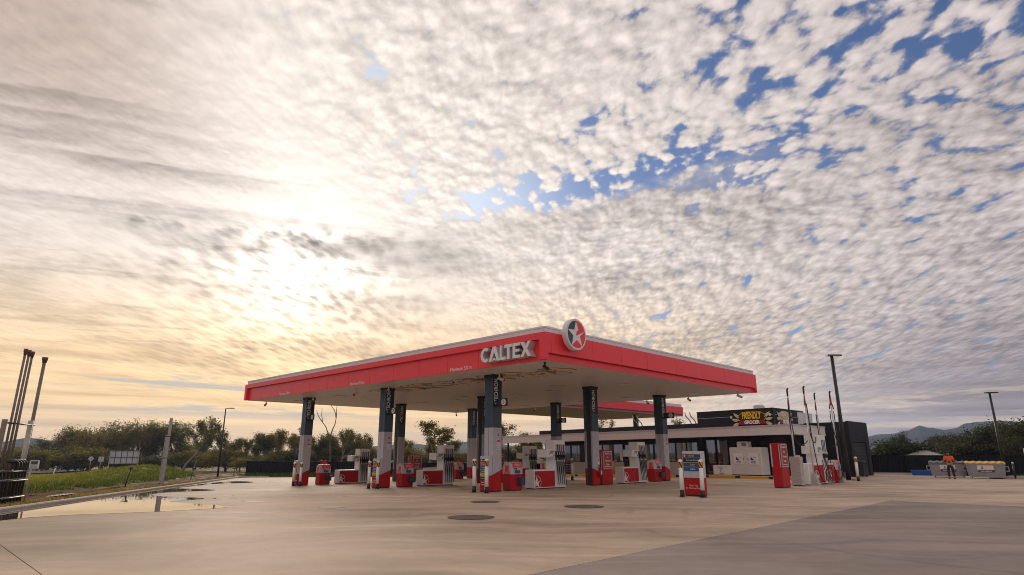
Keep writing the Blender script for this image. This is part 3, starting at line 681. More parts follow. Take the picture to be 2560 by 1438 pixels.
# ================================================================ thank-you cabinets
def cabinet(label,loc,h=1.80,w_=.98,d=.20):
    t=thing('red_cabinet',label,'cabinet',loc,group='red thank you cabinets')
    b=MB(); b.bbox(0,w_,-d,d,.06,h,DRED,.02); b.box(.02,w_-.02,-d+.02,d-.02,-.03,.06,BLACK); b.build('body',t)
    b=MB(); f=-d-.001; x0,x1,z0,z1=.14,w_-.06,h*.46,h-.06
    for a in ((x0,x1,z1-.035,z1),(x0,x1,z0,z0+.035),(x0,x0+.035,z0+.036,z1-.036),(x1-.035,x1,z0+.036,z1-.036)): b.box(a[0],a[1],f-.03,f,a[2],a[3],GREYL)
    b.build('sign_frame',t)
    b=MB(); b.box(x0+.037,x1-.037,f-.015,f,z0+.037,z1-.037,mat('dull red sign',(.36,.035,.032),.45)); b.build('sign_panel',t)
    xc=(x0+x1)/2; hz=(z1-z0)
    for k,wd in enumerate(('Thank You','for','Choosing','Caltex')): text(wd,.145,(xc,f-.017,z1-.13-k*hz*.205),t,PRW,'-Y',sx=.85,bold=.008)
    b=MB(); b.box(xc-.26,xc+.26,f-.019,f-.0155,z0+.10,z0+.125,PRW); b.build('underline',t)
    b=MB(); b.box(-.02,-.001,-d+.0,-d+.03,h*.46,h-.06,GREYL); b.box(-.02,-.001,d-.06,d-.0,h*.46,h-.06,GREYL); b.box(.02,.06,-d-.006,-d-.001,.1,h-.02,BLACK); b.build('edge_trim',t)
    return t
cabinet('red thank you cabinet right of the fire extinguisher column',(CX[1]+.56,RY[0],gz(RY[0])))
cabinet('red thank you cabinet half hidden between the pump five column and its bin',(CX[1]+.75,RY[1],gz(RY[1])))
cabinet('red thank you cabinet behind the service bin of column nine, tree above',(CX[1]+1.0,RY[2],gz(RY[2])))
cabinet('tallest red thank you cabinet, out in the open left of the truck pump',(31.3,12.45,0),2.12,.98,.22)
# ================================================================ bollards
BSTR=None
def bollard(label,loc,group):
    t=thing('bollard',label,'bollard',loc,group=group); r=.082
    MB().cyl(0,0,-.03,.26,r+.006,BLACK,16).build('black_foot',t); MB().cyl(0,0,.262,1.10,r,WHITE,16).build('white_sleeve',t)
    b=MB(); n=16; K=8                                                  # slanting yellow and black band
    for k in range(n):
        for z in range(K):
            a0,a1=2*math.pi*k/n,2*math.pi*(k+1)/n; z0,z1=1.102+.22*z/K,1.102+.22*(z+1)/K
            m=YEL if ((k/n*4+ z/K*1.0)%1.)<.5 else PRK
            b.poly([((r+.003)*math.cos(a0),(r+.003)*math.sin(a0),z0),((r+.003)*math.cos(a1),(r+.003)*math.sin(a1),z0),((r+.003)*math.cos(a1),(r+.003)*math.sin(a1),z1),((r+.003)*math.cos(a0),(r+.003)*math.sin(a0),z1)],m,True)
    b.build('striped_band',t)
    b=MB(); b.loft([[(rr*math.cos(a),rr*math.sin(a),z) for a in [2*math.pi*k/16 for k in range(16)]] for rr,z in((r+.008,1.323),(r+.008,1.37),(r*.7,1.405),(.01,1.42))],WHITE); b.build('cap',t)
    b=MB()
    for a in range(4): b.cyl(.13*math.cos(a*1.57+.8),.13*math.sin(a*1.57+.8),-.02,.03,.012,GALV,6)
    b.box(-.12,.12,-.12,.12,-.03,.012,BLACK); b.build('base_plate',t)
    return t
bl=None
for lab,x,y in [('left bollard of the pair before the pump five fuel board',18.70,20.62),('right bollard of the pair before the pump five fuel board',18.70,19.84),
 ('left bollard of the pair before the pump nine fuel board',18.70,28.89),('right bollard of the pair before the pump nine fuel board',18.70,28.10),
 ('left bollard of the pair before the pump eleven fuel board',18.70,37.3),('right bollard of the pair before the pump eleven fuel board',18.70,36.42),
 ('left bollard of the pair before the diesel sign',22.5,12.72),('right bollard of the pair before the diesel sign',22.82,12.02),
 ('lone striped bollard between the garage door and the tall black light pole',42.03,11.9),('lone striped bollard in front of the low shop wall and yellow kerb',33.,26.7)]:
    loc=(x,y,gz(y))
    bl=bollard(lab,loc,'striped bollards') if bl is None else another(bl,lab,loc)
# ================================================================ free standing diesel sign
t=thing('diesel_sign','free standing diesel sign with red foot behind two bollards','sign',(23.42,12.54,0))
fuel_board(t,-.32,-.41,.41,False,[(PRK,'Premium Diesel'),(PRD,'Diesel'),(PRB,'AdBlue')],None)
# ================================================================ shop
def shear(p): return (p[0],p[1],p[2]-.0125*(p[1]-17.))
SM=lambda: MB(shear)
GLAZ=bpy.data.materials.new('tinted shop glass'); GLAZ.use_nodes=True
def _gl():
    q=NT(GLAZ.node_tree); o=q.n['Material Output']; q.n.remove(q.n['Principled BSDF'])
    a=q.n.new('ShaderNodeBsdfTransparent'); a.inputs[0].default_value=(.55,.58,.56,1); g=q.n.new('ShaderNodeBsdfGlossy'); g.inputs['Roughness'].default_value=.02; g.inputs[0].default_value=(.9,.9,.88,1)
    f=q.n.new('ShaderNodeFresnel'); f.inputs[0].default_value=1.6; m=q.n.new('ShaderNodeMixShader'); q.l.new(q.add(.26,q.mul(f.outputs[0],.9)),m.inputs[0]); q.l.new(a.outputs[0],m.inputs[1]); q.l.new(g.outputs[0],m.inputs[2]); q.l.new(m.outputs[0],o.inputs[0])
_gl()
AWN=mat('awning white',(.74,.71,.70),.45,var=.03); DADO=mat('low wall render',(.60,.57,.52),.7,var=.06)
FX,SY=43.5,17.2
shop=thing('convenience_shop','low black convenience shop with white awning and grocer signs','shop',(FX,SY,0))
def sp(b,name,parent=None,**k):
    o=b.build(name,parent or shop,world=True,**k); return o
# walls
b=SM(); b.box(FX,FX+.2,SY,20.6,-.5,4.0,CHAR); b.box(FX,FX+.2,22.45,23.0,-.5,3.0,CHAR); b.box(FX,FX+.2,20.6,22.45,2.66,3.0,CHAR); b.box(FX,FX+.2,23.0,38.4,2.52,3.0,CHAR)
b.box(FX,FX+.2,20.6,22.45,-.5,.18,CHAR); sp(b,'front_wall')
b=SM(); b.box(FX+.2,53.3,SY,SY+.2,-.5,3.6,CHAR); b.box(53.1,53.3,SY+.2,38.4,-.5,3.3,CHAR); b.box(FX+.2,53.1,38.2,38.4,-.5,3.3,CHAR); sp(b,'side_wall')
sp(SM().box(FX+.2,53.1,SY+.2,38.2,3.02,3.12,CHAR),'roof')
sp(SM().box(FX-.02,53.3,SY,38.4,-.75,-.02,KERBC),'floor_slab')
# parapets
b=SM(); b.box(FX-.02,FX+.12,22.84,39.0,3.0,3.86,CHAR); b.box(FX+.12,53.3,38.86,39.0,3.0,3.8,CHAR); sp(b,'low_parapet')
b=SM(); b.box(FX-.10,FX+.15,SY-.1,22.84,3.42,4.64,CHAR); b.box(FX+.15,49.2,SY-.1,SY+.15,3.42,4.64,CHAR); b.box(FX+.15,49.2,22.6,22.84,3.42,4.64,CHAR); b.box(FX-.12,FX+.17,SY-.12,22.86,4.643,4.69,BLACK); b.box(FX+.17,49.2,SY-.12,SY+.17,4.643,4.69,BLACK); sp(b,'tall_parapet')
b=SM(); b.box(47.9,50.9,SY-.12,SY-.101,3.72,4.58,AWN); b.box(49.2,50.9,SY-.1,22.,3.72,4.58,AWN); sp(b,'white_return')
# awning
b=SM(); b.box(41.62,FX-.11,15.34,41.8,2.86,3.36,AWN); b.box(FX-.11,47.6,15.34,SY-.13,2.86,3.36,AWN); sp(b,'awning_box')
ys=[15.2,18.2,21.2,24.2,27.2,30.2,33.2,36.2,39.2,41.9]
for a,c in zip(ys,ys[1:]): sp(SM().box(41.5,41.615,a+(.0 if a==15.2 else .004),c-.004,2.78,3.41,AWN),'awning_panel')
for a,c in ((41.62,44.6),(44.6,47.6)): sp(SM().box(a+.004,c-.004,15.2,15.335,2.78,3.41,AWN),'awning_panel')
b=SM(); b.box(41.46,41.499,15.16,41.9,3.34,3.43,GREYL); b.box(41.5,47.6,15.16,15.199,3.34,3.43,GREYL); sp(b,'awning_trim')
for y in (41.6,38.75): sp(SM().box(41.9,42.02,y-.06,y+.06,-.6,2.85,BLACK),'awning_post')
for y in (17.,20.,23.2,26.2,29.,32.): 
    b=SM(); b.box(42.2,42.4,y-.1,y+.1,2.80,2.858,WHITE); sp(b,'awning_light')
# windows
edges=[23.16,24.06,24.95,26.4,26.52,27.5,28.6,29.66,29.75,30.80,31.85,33.3,34.3,35.35,36.6,37.7]
def window(y0,y1,z0,z1):
    b=SM(); e=.05
    b.box(FX-.01,FX+.12,y0,y0+e,z0,z1,BLACK); b.box(FX-.01,FX+.12,y1-e,y1,z0,z1,BLACK); b.box(FX-.01,FX+.12,y0+e+.001,y1-e-.001,z0,z0+e,BLACK); b.box(FX-.01,FX+.12,y0+e+.001,y1-e-.001,z1-e,z1,BLACK)
    fr=sp(b,'window'); b=SM(); b.box(FX+.04,FX+.052,y0+e+.001,y1-e-.001,z0+e+.001,z1-e-.001,GLAZ); link(b.mesh('pane',tuple(root_loc(fr))),'pane',fr)
wins=[(23.02,23.98),(23.98,24.9),(24.9,25.85),(29.75,30.78),(30.78,31.85),(31.85,32.9),(32.9,33.85),(34.25,35.3),(35.3,36.3),(36.3,37.3),(37.3,38.35)]
for a,c in wins: window(a,c,1.06,2.515)
for a,c in ((20.65,21.55),(21.6,22.4)): window(a,c,.2,2.65)
for a,c in ((25.95,26.85),(26.85,27.8),(27.8,28.75),(28.75,29.65)):                      # sliding entrance
    b=SM(); e=.06
    b.box(FX-.01,FX+.10,a,a+e,-.02,2.515,BLACK); b.box(FX-.01,FX+.10,c-e,c,-.02,2.515,BLACK); b.box(FX-.01,FX+.10,a+e+.001,c-e-.001,2.40,2.515,BLACK); b.box(FX-.01,FX+.10,a+e+.001,c-e-.001,-.02,.08,BLACK)
    fr=sp(b,'door'); b=SM(); b.box(FX+.04,FX+.052,a+e+.001,c-e-.001,.081,2.399,GLAZ); link(b.mesh('pane',tuple(root_loc(fr))),'pane',fr)
for a,c in ((23.02,25.9),(29.7,32.9),(32.9,36.3),(36.3,38.38)): sp(SM().box(FX-.03,FX+.16,a+.004,c-.004,-.4,1.05,DADO),'dado_panel')
sp(SM().box(FX-.01,FX+.15,33.86,34.24,1.06,2.515,BLACK),'pier')
# what one sees through the glass: pale back wall, shelving, a counter
sp(SM().box(51.,51.1,SY+.3,38.,-.0,3.,OFFW),'back_room_wall')
shelfm=mat('shop shelving',(.30,.27,.24),.6,var=.5,scale=3.)
for y in (23.5,25.,30.3,32.,33.8,35.6,37.2):
    b=SM(); b.box(45.2,48.5,y-.22,y+.22,0,.12,shelfm); b.box(45.2,48.5,y-.03,y+.03,.121,1.5,shelfm)
    for z in (.5,.85,1.2): b.box(45.2,48.5,y-.22,y-.031,z,z+.03,OFFW); b.box(45.2,48.5,y+.031,y+.22,z,z+.03,OFFW)
    for z in (.13,.54,.89,1.24):
        for k in range(10): b.box(45.25+k*.32,45.5+k*.32,y-.20,y-.05,z,z+rnd.uniform(.15,.28),rnd.choice([PRR,PRB,PRY,PRG,PRW,PRD]))
    sp(b,'shelf')
sp(SM().box(44.6,45.1,20.,22.4,0,1.05,shelfm),'counter')
# signs
LEAF=mat('gold leaf print',(.62,.50,.16),.45,var=.2,scale=20); LEAFW=mat('pale leaf print',(.66,.64,.56),.45,var=.06)
GLOBE=mat('dark globe print',(.018,.026,.006),.5,var=.6,scale=12)
def grocer_sign(fx,ft,wid,dull):
    "fx(u,v,d): u along the wall, v up, d off the wall"
    b=SM(); ol=circle(0,.10,1.,32); P=[(p*wid*.40,q2*.42) for p,q2 in circle(0,.13,1.,32)]
    b.loft([[fx(*p,.0) for p in P],[fx(*p,.06) for p in P]],PRY if not dull else LEAFW); sg=sp(b,'shop_sign')
    def sub(nm,b_): link(b_.mesh(nm,tuple(root_loc(sg))),nm,sg)
    b=SM(); Q=[(p*.96,q2*.95+.003) for p,q2 in P]; b.loft([[fx(*p,.061) for p in Q],[fx(*p,.068) for p in Q]],GLOBE if not dull else LEAF); sub('globe',b)
    b=SM(); w2=wid*.36; b.loft([[fx(u,v,.07) for u,v in((-w2,-.44),(w2,-.44),(w2,-.16),(-w2,-.16))],[fx(u,v,.09) for u,v in((-w2,-.44),(w2,-.44),(w2,-.16),(-w2,-.16))]],mat('deep red print',(.30,.012,.02),.45)); sub('banner',b)
    for sd in (-1,1):
        for (u0,v0,L,a) in ((.34,.02,.22,40),(.37,-.16,.20,12),(.36,-.34,.20,-18)):
            a=math.radians(a); b=SM(); L*=wid
            for k,(mm,wk) in enumerate(((LEAFW,1.),(LEAF,.5))):
                pts=[]
                for t in (0,.25,.5,.75,1,.75,.5,.25):
                    i_=len(pts); w_=.10*wk*math.sin(math.pi*min(t*.85+.12,1))*(1 if i_<=4 else -1)
                    x=t*L; pts.append((sd*(u0*wid+x*math.cos(a)-w_*math.sin(a)),v0+x*math.sin(a)+w_*math.cos(a)))
                b.loft([[fx(*p,.05+.012*k) for p in pts],[fx(*p,.06+.012*k) for p in pts]],mm)
            sub('leaf',b)
    ft('FRIENDLY',.64,0,.15,.092,PRY if not dull else LEAFW,sg,wid*.182,.035); ft('GROCER',.33,0,-.30,.094,PRW,sg,wid*.315,.045)
z0=4.05
def fA(u,v,d): return (FX-.101-d,18.62-u,z0+v)
def fB(u,v,d): return (45.3+u,SY-.101-d,z0+v)
def ftA(s_,sz,u,v,d,m,sg,sx,bo):
    p=shear(fA(u,v,d)); r=root_loc(sg); text(s_,sz,(p[0]-r.x,p[1]-r.y,p[2]-r.z),sg,m,'-X',sx=sx,bold=bo,depth=.008)
def ftB(s_,sz,u,v,d,m,sg,sx,bo):
    p=shear(fB(u,v,d)); r=root_loc(sg); text(s_,sz,(p[0]-r.x,p[1]-r.y,p[2]-r.z),sg,m,'-Y',sx=sx,bold=bo,depth=.008)
grocer_sign(fA,ftA,2.62,False); grocer_sign(fB,ftB,2.62,True)
b=SM(); b.tube([(FX-.13,22.8,4.18),(FX-.13,20.05,4.20)],.012,GREYL,5); b.tube([(FX-.13,17.5,4.22),(FX-.13,17.15,4.22),(44.1,17.06,4.22)],.012,GREYL,5); b.tube([(46.6,17.06,4.16),(48.,17.06,4.14)],.012,GREYL,5); sp(b,'sign_cable')
for p in ((FX-.2,20.1,4.16),(FX-.2,17.3,4.22),(47.9,16.98,4.14)): sp(SM().box(p[0]-.05,p[0]+.05,p[1]-.05,p[1]+.05,p[2]-.08,p[2]+.08,WHITE),'sign_spotlight')
# garage block at the right end with a roller door
b=SM(); b.box(48.9,49.1,14.2,SY-.13,-.3,3.78,CHAR); b.box(49.1,49.45,14.0,14.2,-.3,3.78,CHAR); b.box(52.65,53.4,14.0,14.2,-.3,3.78,CHAR); b.box(49.45,52.65,14.0,14.2,2.36,3.78,CHAR); b.box(53.2,53.4,14.2,SY,-.3,3.78,CHAR); b.box(48.9,49.099,14.0,14.199,-.3,3.78,CHAR); sp(b,'garage_wall')
sp(SM().box(49.1,53.2,14.2,SY-.13,3.5,3.6,CHAR),'garage_roof')
sp(SM().box(49.0,53.4,14.03,14.2,3.783,3.83,BLACK),'garage_capping')
rd=sp(SM().box(49.46,52.64,14.10,14.12,-.02,2.35,mat('roller door',(.05,.05,.054),.4,metal=.2)),'roller_door')
for k in range(22):
    z=.02+k*.106; b=SM(); b.loft([[(x,14.10,z),(x,14.07,z+.02),(x,14.07,z+.075),(x,14.10,z+.1)] for x in (49.47,52.63)],MATS['roller door']); link(b.mesh('slat',tuple(root_loc(rd))),'slat',rd)
# roof ladder rails and guard rail
for y0 in (29.3,24.3):
    b=SM()
    for dy in (0,.42):
        b.tube([(46.,y0+dy,3.2),(46.,y0+dy,3.9),(45.9,y0+dy+.1,4.25),(45.75,y0+dy+.35,4.6),(45.7,y0+dy+.38,4.9)],.05,GALV,6)
    sp(b,'ladder_rail')
b=SM(); 
for x,y in ((47.,26.6),(47.,27.9)): b.tube([(x,y,3.2),(x,y,4.75)],.03,GALV,5)
for z in (4.2,4.74): b.tube([(47.,26.6,z),(47.,27.9,z)],.025,GALV,5)
sp(b,'guard_rail')
# kerb in yellow with worn black gaps before the shop
yk=thing('kerb',None,None); yk['kind']='structure'
y=14.9
while y<41.:
    L=rnd.choice([1.9,2.2,1.7]); g_=rnd.choice([.35,.5,.28]); 
    for m,a,c in ((YEL,y,y+L),(PRK,y+L,y+L+g_)):
        MB().loft([[(x,yy,gz(yy)+z) for x,z in((40.95,-.1),(40.97,.13),(41.0,.15),(41.2,.15),(41.2,-.1))] for yy in(a+.004,c-.004)],m).build('kerb_stone',yk)
    y+=L+g_
pv=thing('footpath',None,None); pv['kind']='structure'
yy=14.9
while yy<42:
    MB().loft([[(x,y_,gz(y_)+z) for x,z in((41.21,-.2),(41.21,.146),(FX-.035,.146),(FX-.035,-.2))] for y_ in(yy+.004,min(yy+2.4,42)-.004)],KERBC).build('path_slab',pv); yy+=2.4
# ================================================================ things before the shop
t=thing('ice_freezer','large off white ice freezer with two doors lettered ICE','freezer',(41.9,18.72,.15))
b=MB(); b.bbox(0,1.25,-1.12,1.12,.06,1.86,OFFW,.05); b.box(.03,1.2,-1.08,1.08,-.0,.06,BLACK); b.build('cabinet',t)
PUR=mat('purple print',(.075,.045,.20),.45,var=.1)
for yc in (.48,-.55):
    b=MB(); b.box(-.03,-.001,yc-.33,yc+.33,.72,1.46,WHITE); d_=b.build('door',t); b=MB(); b.box(-.034,-.0305,yc-.30,yc+.30,.75,1.43,PRW); link(b.mesh('print_sheet'),'print_sheet',d_)
    b=MB(); b.poly([(-.037,yc-.28+.56*(1-u),.75+.68*v) for u,v in((.20,.36),(.17,.60),(.24,.62),(.28,.78),(.31,.64),(.40,.60),(.44,.52),(.60,.40),(.62,.36))][::-1],PUR); link(b.mesh('state_map'),'state_map',d_)
    text('ICE',.20,(-.037,yc,.87),d_,PUR,'-X',bold=.02,sx=1.05); text('bag of ice',.05,(-.037,yc-.13,1.20),d_,PRD,'-X')
    b=MB(); b.box(-.06,-.031,yc+(-.36 if yc>0 else .34),yc+(-.34 if yc>0 else .36),1.02,1.16,BLACK); link(b.mesh('handle'),'handle',d_)
b=MB(); b.bbox(.2,.85,-.15,.62,1.865,2.24,WHITE,.03); b.box(.18,.199,-.06,.26,1.93,2.16,PRD); 
for k in range(5): b.box(.165,.179,-.05,.25,1.945+k*.045,1.96+k*.045,GREYL)
b.build('condenser',t)
t=thing('bait_freezer','small white chest freezer left of the ice freezer','freezer',(41.85,20.45,.15))
MB().bbox(0,.62,-.66,.66,.02,.58,WHITE,.03).build('chest',t); MB().bbox(-.01,.63,-.67,.67,.583,.65,WHITE,.02).build('lid',t)
for k,wd in enumerate(('Frozen','Bait','&','Tackle')): text(wd,.13,(-.006,.12-(.05 if k%2 else 0),.48-k*.125),t,PRN,'-X',shear=.2)
t=thing('crate_stack','stack of black bread crates beside the low shop wall','crates',(41.9,34.6,gz(34.6)+.15))
for k in range(5):
    b=MB(); z=k*.20
    for a in((0,.5,-.32,-.30),(0,.5,.30,.32),(0,.02,-.30,.30),(.48,.5,-.30,.30)): b.box(a[0],a[1],a[2],a[3],z,z+.17,BLACK)
    b.box(.02,.48,-.30,.30,z,z+.02,BLACK); b.build('crate',t)
t=thing('yellow_bollard','plain yellow bollard at the shop entrance','bollard',(42.6,30.1,gz(30.1)+.146)); MB().cyl(0,0,-.0,1.0,.09,YEL,14).build('post',t); MB().cyl(0,0,1.001,1.04,.09,YEL,14,.03).build('cap',t)
t=thing('air_cooler','pale evaporative cooler standing on the shop roof behind the parapet','air cooler',(46.,19.45,3.12))
b=MB(); b.bbox(0,1.5,-.75,.75,.0,1.62,SILV,.12); b.build('casing',t); b=MB(); b.bbox(.4,1.1,-.36,.36,1.623,2.02,GREYL,.1); b.build('cowl',t)
for k in range(4): MB().box(-.02,-.001,-.55,.55,1.0+k*.12,1.05+k*.12,GREYL).build('louvre',t)
# ================================================================ truck canopy beyond the shop
t=thing('truck_canopy','smaller red and white truck canopy beyond the shop roof','canopy',(60,48,-.5))
a0,a1,c0,c1,zs,zt=47.5,74.8,41.3,55.2,6.28,7.45
def tp(b,n_): return b.build(n_,t,world=True)
tp(MB().box(a0+.3,a1-.3,c0+.3,c1-.3,zs+.05,zt-.1,SOFF),'soffit')
xs=[a0,51.,54.4,57.8,61.2,64.6,68.,71.4,a1]
for a,c in zip(xs,xs[1:]): tp(MB().box(a+.005,c-.005,c0,c0+.08,zs+.26,zt,RED),'fascia_panel')
ysn=[c0+.09,45.,49.,52.,c1]
for a,c in zip(ysn,ysn[1:]): tp(MB().box(a1-.08,a1,a+.005,c-.005,zs,zt,RED),'fascia_panel'); tp(MB().box(a0,a0+.08,a+.005,c-.005,zs,zt,RED),'fascia_panel')
tp(MB().box(a0+.09,a1-.09,c0+.18,c0+.28,zs,zs+.25,mat('grey violet strip',(.24,.22,.26),.5)),'return_strip'); tp(MB().box(a0+.09,a1-.09,c0+.02,c0+.17,zs-.03,zs-.001,RED),'lip')
tp(MB().box(a0+.15,a1-.15,c0+.12,c0+.22,zt+.001,zt+.36,SILV),'crown')
for x,y in ((69.,45.),(70.5,52.6)): tp(MB().box(x-.25,x+.25,y-.25,y+.25,gz(y)-.1,zs+.05,NAVY),'post')
# ================================================================ truck pump with its hose masts
t=thing('truck_dispenser','white and red high flow truck pump among the tall hose masts','fuel pump',(34.75,12.5,0)); h=.33
b=MB(); b.bbox(0,2.30,-h,h,.05,1.10,WHITE,.015); b.box(.05,2.25,-h+.03,h-.03,-.02,.05,BLACK); b.build('base_cabinet',t)
b=MB(); b.bbox(2.86,3.95,-h,h,.05,1.08,WHITE,.015); b.build('base_cabinet',t)
for x0,x1 in ((.80,2.28),(2.90,3.93)):
    b=MB(); f=-h-.001; b.box(x0,x1,f-.012,f,.09,1.0,DRED); sp_=b.build('side_panel',t); b=MB(); yy=f-.013; cl=lambda P:clip(clip(clip(P,1,0,x0+.02),0,1,.10),-1,0,-(x1-.02)); cx_,cz_,R=x0+.32,.36,.38
    o=circle(cx_,cz_,R,32);ii=circle(cx_,cz_,R*.93,32)
    for k in range(32):
        P=cl([o[k],o[(k+1)%32],ii[(k+1)%32],ii[k]])
        if len(P)>2: b.poly([(p,yy-.002,z) for p,z in P],PRW)
    st=star(cx_,cz_,R*.93,.40,.03)
    for k in range(10):
        P=cl([(cx_,cz_),st[k],st[(k+1)%10]])
        if len(P)>2: b.poly([(p,yy-.003,z) for p,z in P],PRW)
    b.build('emblem',sp_)
b=MB(); b.bbox(1.72,2.33,-h+.01,h-.01,1.103,2.60,WHITE,.02); b.bbox(2.34,2.85,-h,h,.04,1.10,WHITE,.02); b.bbox(2.34,3.18,-h,h,1.103,2.60,WHITE,.02); b.build('tower',t)
b=MB(); b.bbox(1.30,2.31,-h-.05,h+.05,1.60,2.02,WHITE,.015); hd=b.build('display_head',t)
b=MB(); f=-h-.052; b.box(1.55,2.22,f-.01,f,1.66,1.98,OFFW); b.box(1.66,2.02,f-.014,f-.0105,1.80,1.94,MATS['lcd']); b.box(2.06,2.16,f-.014,f-.0105,1.84,1.93,PRR); b.box(1.62,1.76,f-.014,f-.0105,1.69,1.77,PRK); link(b.mesh('screen_panel'),'screen_panel',hd)
b=MB(); f=-h-.001; b.box(2.42,3.10,f-.03,f,1.38,1.62,BLACK); b.build('nozzle_boot',t)
for k in range(3):
    x=2.48+k*.21; b=MB(); b.box(x,x+.10,f-.012,f,1.72,2.36,PRN); b.build('fuel_strip',t); b=MB(); b.box(x,x+.06,f-.11,f-.04,1.40,1.56,RUBBER); b.tube([(x+.03,f-.08,1.5),(x+.03,f-.11,1.66),(x+.03,f-.04,1.75)],.02,GREYL,6); b.build('nozzle',t)
b=MB(); hose(b,2.50,f,1.40,.10,out=-1,sw=-.3); hose(b,2.62,f,1.40,.12,out=-1,sw=.35); hose(b,2.70,f,1.40,.08,out=-1,sw=.8); b.build('hose',t)
MASTG=mat('pale galvanised tube',(.60,.59,.57),.45,metal=.15,var=.1)
def mast(label,x,y,h,arch,hoses):
    t=thing('hose_mast',label,'hose mast',(x,y,0),group='hose masts at the truck pump')
    MB().tube([(0,0,.0),(0,0,h-.35)],.043,MASTG,10).build('pole',t)
    b=MB(); b.loft([[(sx*.26,sy*.26,-.02) for sx,sy in((-1,-1),(1,-1),(1,1),(-1,1))],[(sx*.24,sy*.24,.02) for sx,sy in((-1,-1),(1,-1),(1,1),(-1,1))],[(sx*.06,sy*.06,.62) for sx,sy in((-1,-1),(1,-1),(1,1),(-1,1))]],GALV); b.build('flared_foot',t)
    b=MB(); b.tube([(0,0,h-.36),(0,0,h-.1),(0,0,h)],[.045,.05,.035],BLACK,10); b.tube([(0,0,h-.03),(.04,-.04,h+.05)],.05,BLACK,8); b.build('spring_head',t)
    if arch:
        b=MB(); b.tube([(-.33,0,h-1.0),(-.29,0,h-.82),(-.16,0,h-.68),(0,0,h-.63),(.16,0,h-.68),(.29,0,h-.82),(.33,0,h-1.0)],.035,ORANGE,6); b.tube([(0,0,h-.75),(0,0,h-.36)],.06,ORANGE,6); b.build('hose_arch',t)
    else:
        b=MB(); b.tube([(-.09,-.03,h-.5),(-.11,-.03,h-.8),(-.10,-.03,h-1.0)],[.03,.055,.045],ORANGE,6); b.build('hose_clip',t)
    for P in hoses:
        b=MB(); Q=[Vector(p) for p in P]; R=[]
        for i in range(len(Q)-1):
            p0,p1,p2,p3=Q[max(i-1,0)],Q[i],Q[i+1],Q[min(i+2,len(Q)-1)]
            for s_ in range(6):
                u_=s_/6; R.append(.5*((2*p1)+(p2-p0)*u_+(2*p0-5*p1+4*p2-p3)*u_*u_+(3*p1-p0-3*p2+p3)*u_**3))
        R.append(Q[-1]); b.tube(R,.026,RUBBER,6); b.build('hose',t)
    return t
mast('leftmost hose mast, rising behind the wrapped crate',34.9,12.85,5.05,0,[[(-.10,-.03,4.1),(.02,-.05,3.),(.25,-.05,2.35),(.75,-.1,2.05),(1.1,-.2,2.12),(1.35,-.3,2.3)],[(-.10,0,4.1),(-.06,.02,3.),(.06,.03,2.4),(.2,0,1.9)]])
mast('tallest hose mast, its flared foot in front of the truck pump',35.05,12.03,5.12,0,[[(.12,-.02,4.25),(.2,-.04,3.),(.35,-.06,1.8),(.55,-.1,.7),(1.0,-.12,.16),(1.5,-.1,.25),(1.75,-.1,.8)],[(.1,0,4.2),(.22,.05,3.2),(.4,.05,2.55),(.75,.05,2.2),(1.1,.07,2.25),(1.3,.1,2.5)]])
mast('hose mast rising behind the white top of the truck pump',39.9,13.1,5.15,0,[[(-.12,0,3.9),(-.1,0,3.2),(0,0,2.4),(.05,-.1,1.8)],[(.09,0,3.9),(.12,0,3.2),(.14,0,2.5)]])
mast('rightmost hose mast with an orange arch, nearest the light pole',39.45,12.08,5.15,1,[[(-.33,0,4.05),(-.36,0,3.5),(-.2,-.02,2.9),(.0,-.05,2.3),(-.35,-.05,2.0),(-.8,-.05,2.05)],[(.33,0,4.05),(.34,0,3.4),(.38,-.02,2.9),(.2,-.1,1.6),(.1,-.12,.9),(-.2,-.12,.3),(-.75,-.1,.25),(-1.2,-.1,.9)]])
t=thing('wrapped_crate','grey film wrapped pallet stack left of the truck pump','crate',(33.62,12.40,0))
FILM=mat('wrapped grey film',(.46,.44,.42),.38,var=.2,scale=5.,bump=.5,bscale=9.,stretch=(1,1,5))
b=MB(); 
for k in range(7):
    z=.06+k*.2; d=rnd.uniform(0,.012); b.bbox(-.02-d,.38+d,-.26-d,.26+d,z+.001,z+.2,FILM,.02)
b.build('wrapped_load',t,kind=None); b=MB()
for k in range(3): b.box(0,.36,-.25+k*.2,-.17+k*.2,-.0,.06,mat('pallet wood',(.30,.21,.12),.8,var=.3))
b.build('pallet',t)
for k in range(4): MB().box(.02+k*.08,.08+k*.08,-.2+.1*(k%2),0.,1.463,1.49+.02*(k%3),OFFW).build('loose_film',t)
island_bin('service bin with a grey hood right of the truck pump, by the light pole',(38.95,12.35,0))
# ================================================================ light poles
LPM=mat('black pole paint',(.020,.021,.023),.38,var=.15)
def light_pole(label,loc,h,r0,r1,arm,rz,head=(.62,.26)):
    t=thing('light_pole',label,'light pole',loc,rz,group='black light poles')
    MB().tube([(0,0,0),(0,0,h*.45),(0,0,h)],[r0,(r0+r1)/2,r1],LPM,12).build('pole',t)
    b=MB(); b.box(-r0*2,r0*2,-r0*2,r0*2,-.05,.025,LPM); 
    for a in(-1,1):
        for c in(-1,1): b.cyl(a*r0*1.6,c*r0*1.6,.025,.07,.02,GALV,6)
    b.build('base_plate',t)
    b=MB(); b.tube([(0,0,h-.02),(arm,0,h+.03)],.035,LPM,8); b.build('arm',t)
    b=MB(); a0=arm-head[0]*.35; b.bbox(a0,a0+head[0],-head[1]/2,head[1]/2,h-.01,h+.07,LPM,.02); b.box(a0+.05,a0+head[0]-.05,-head[1]/2+.03,head[1]/2-.03,h-.018,h-.0105,LAMPW); b.build('lamp_head',t)
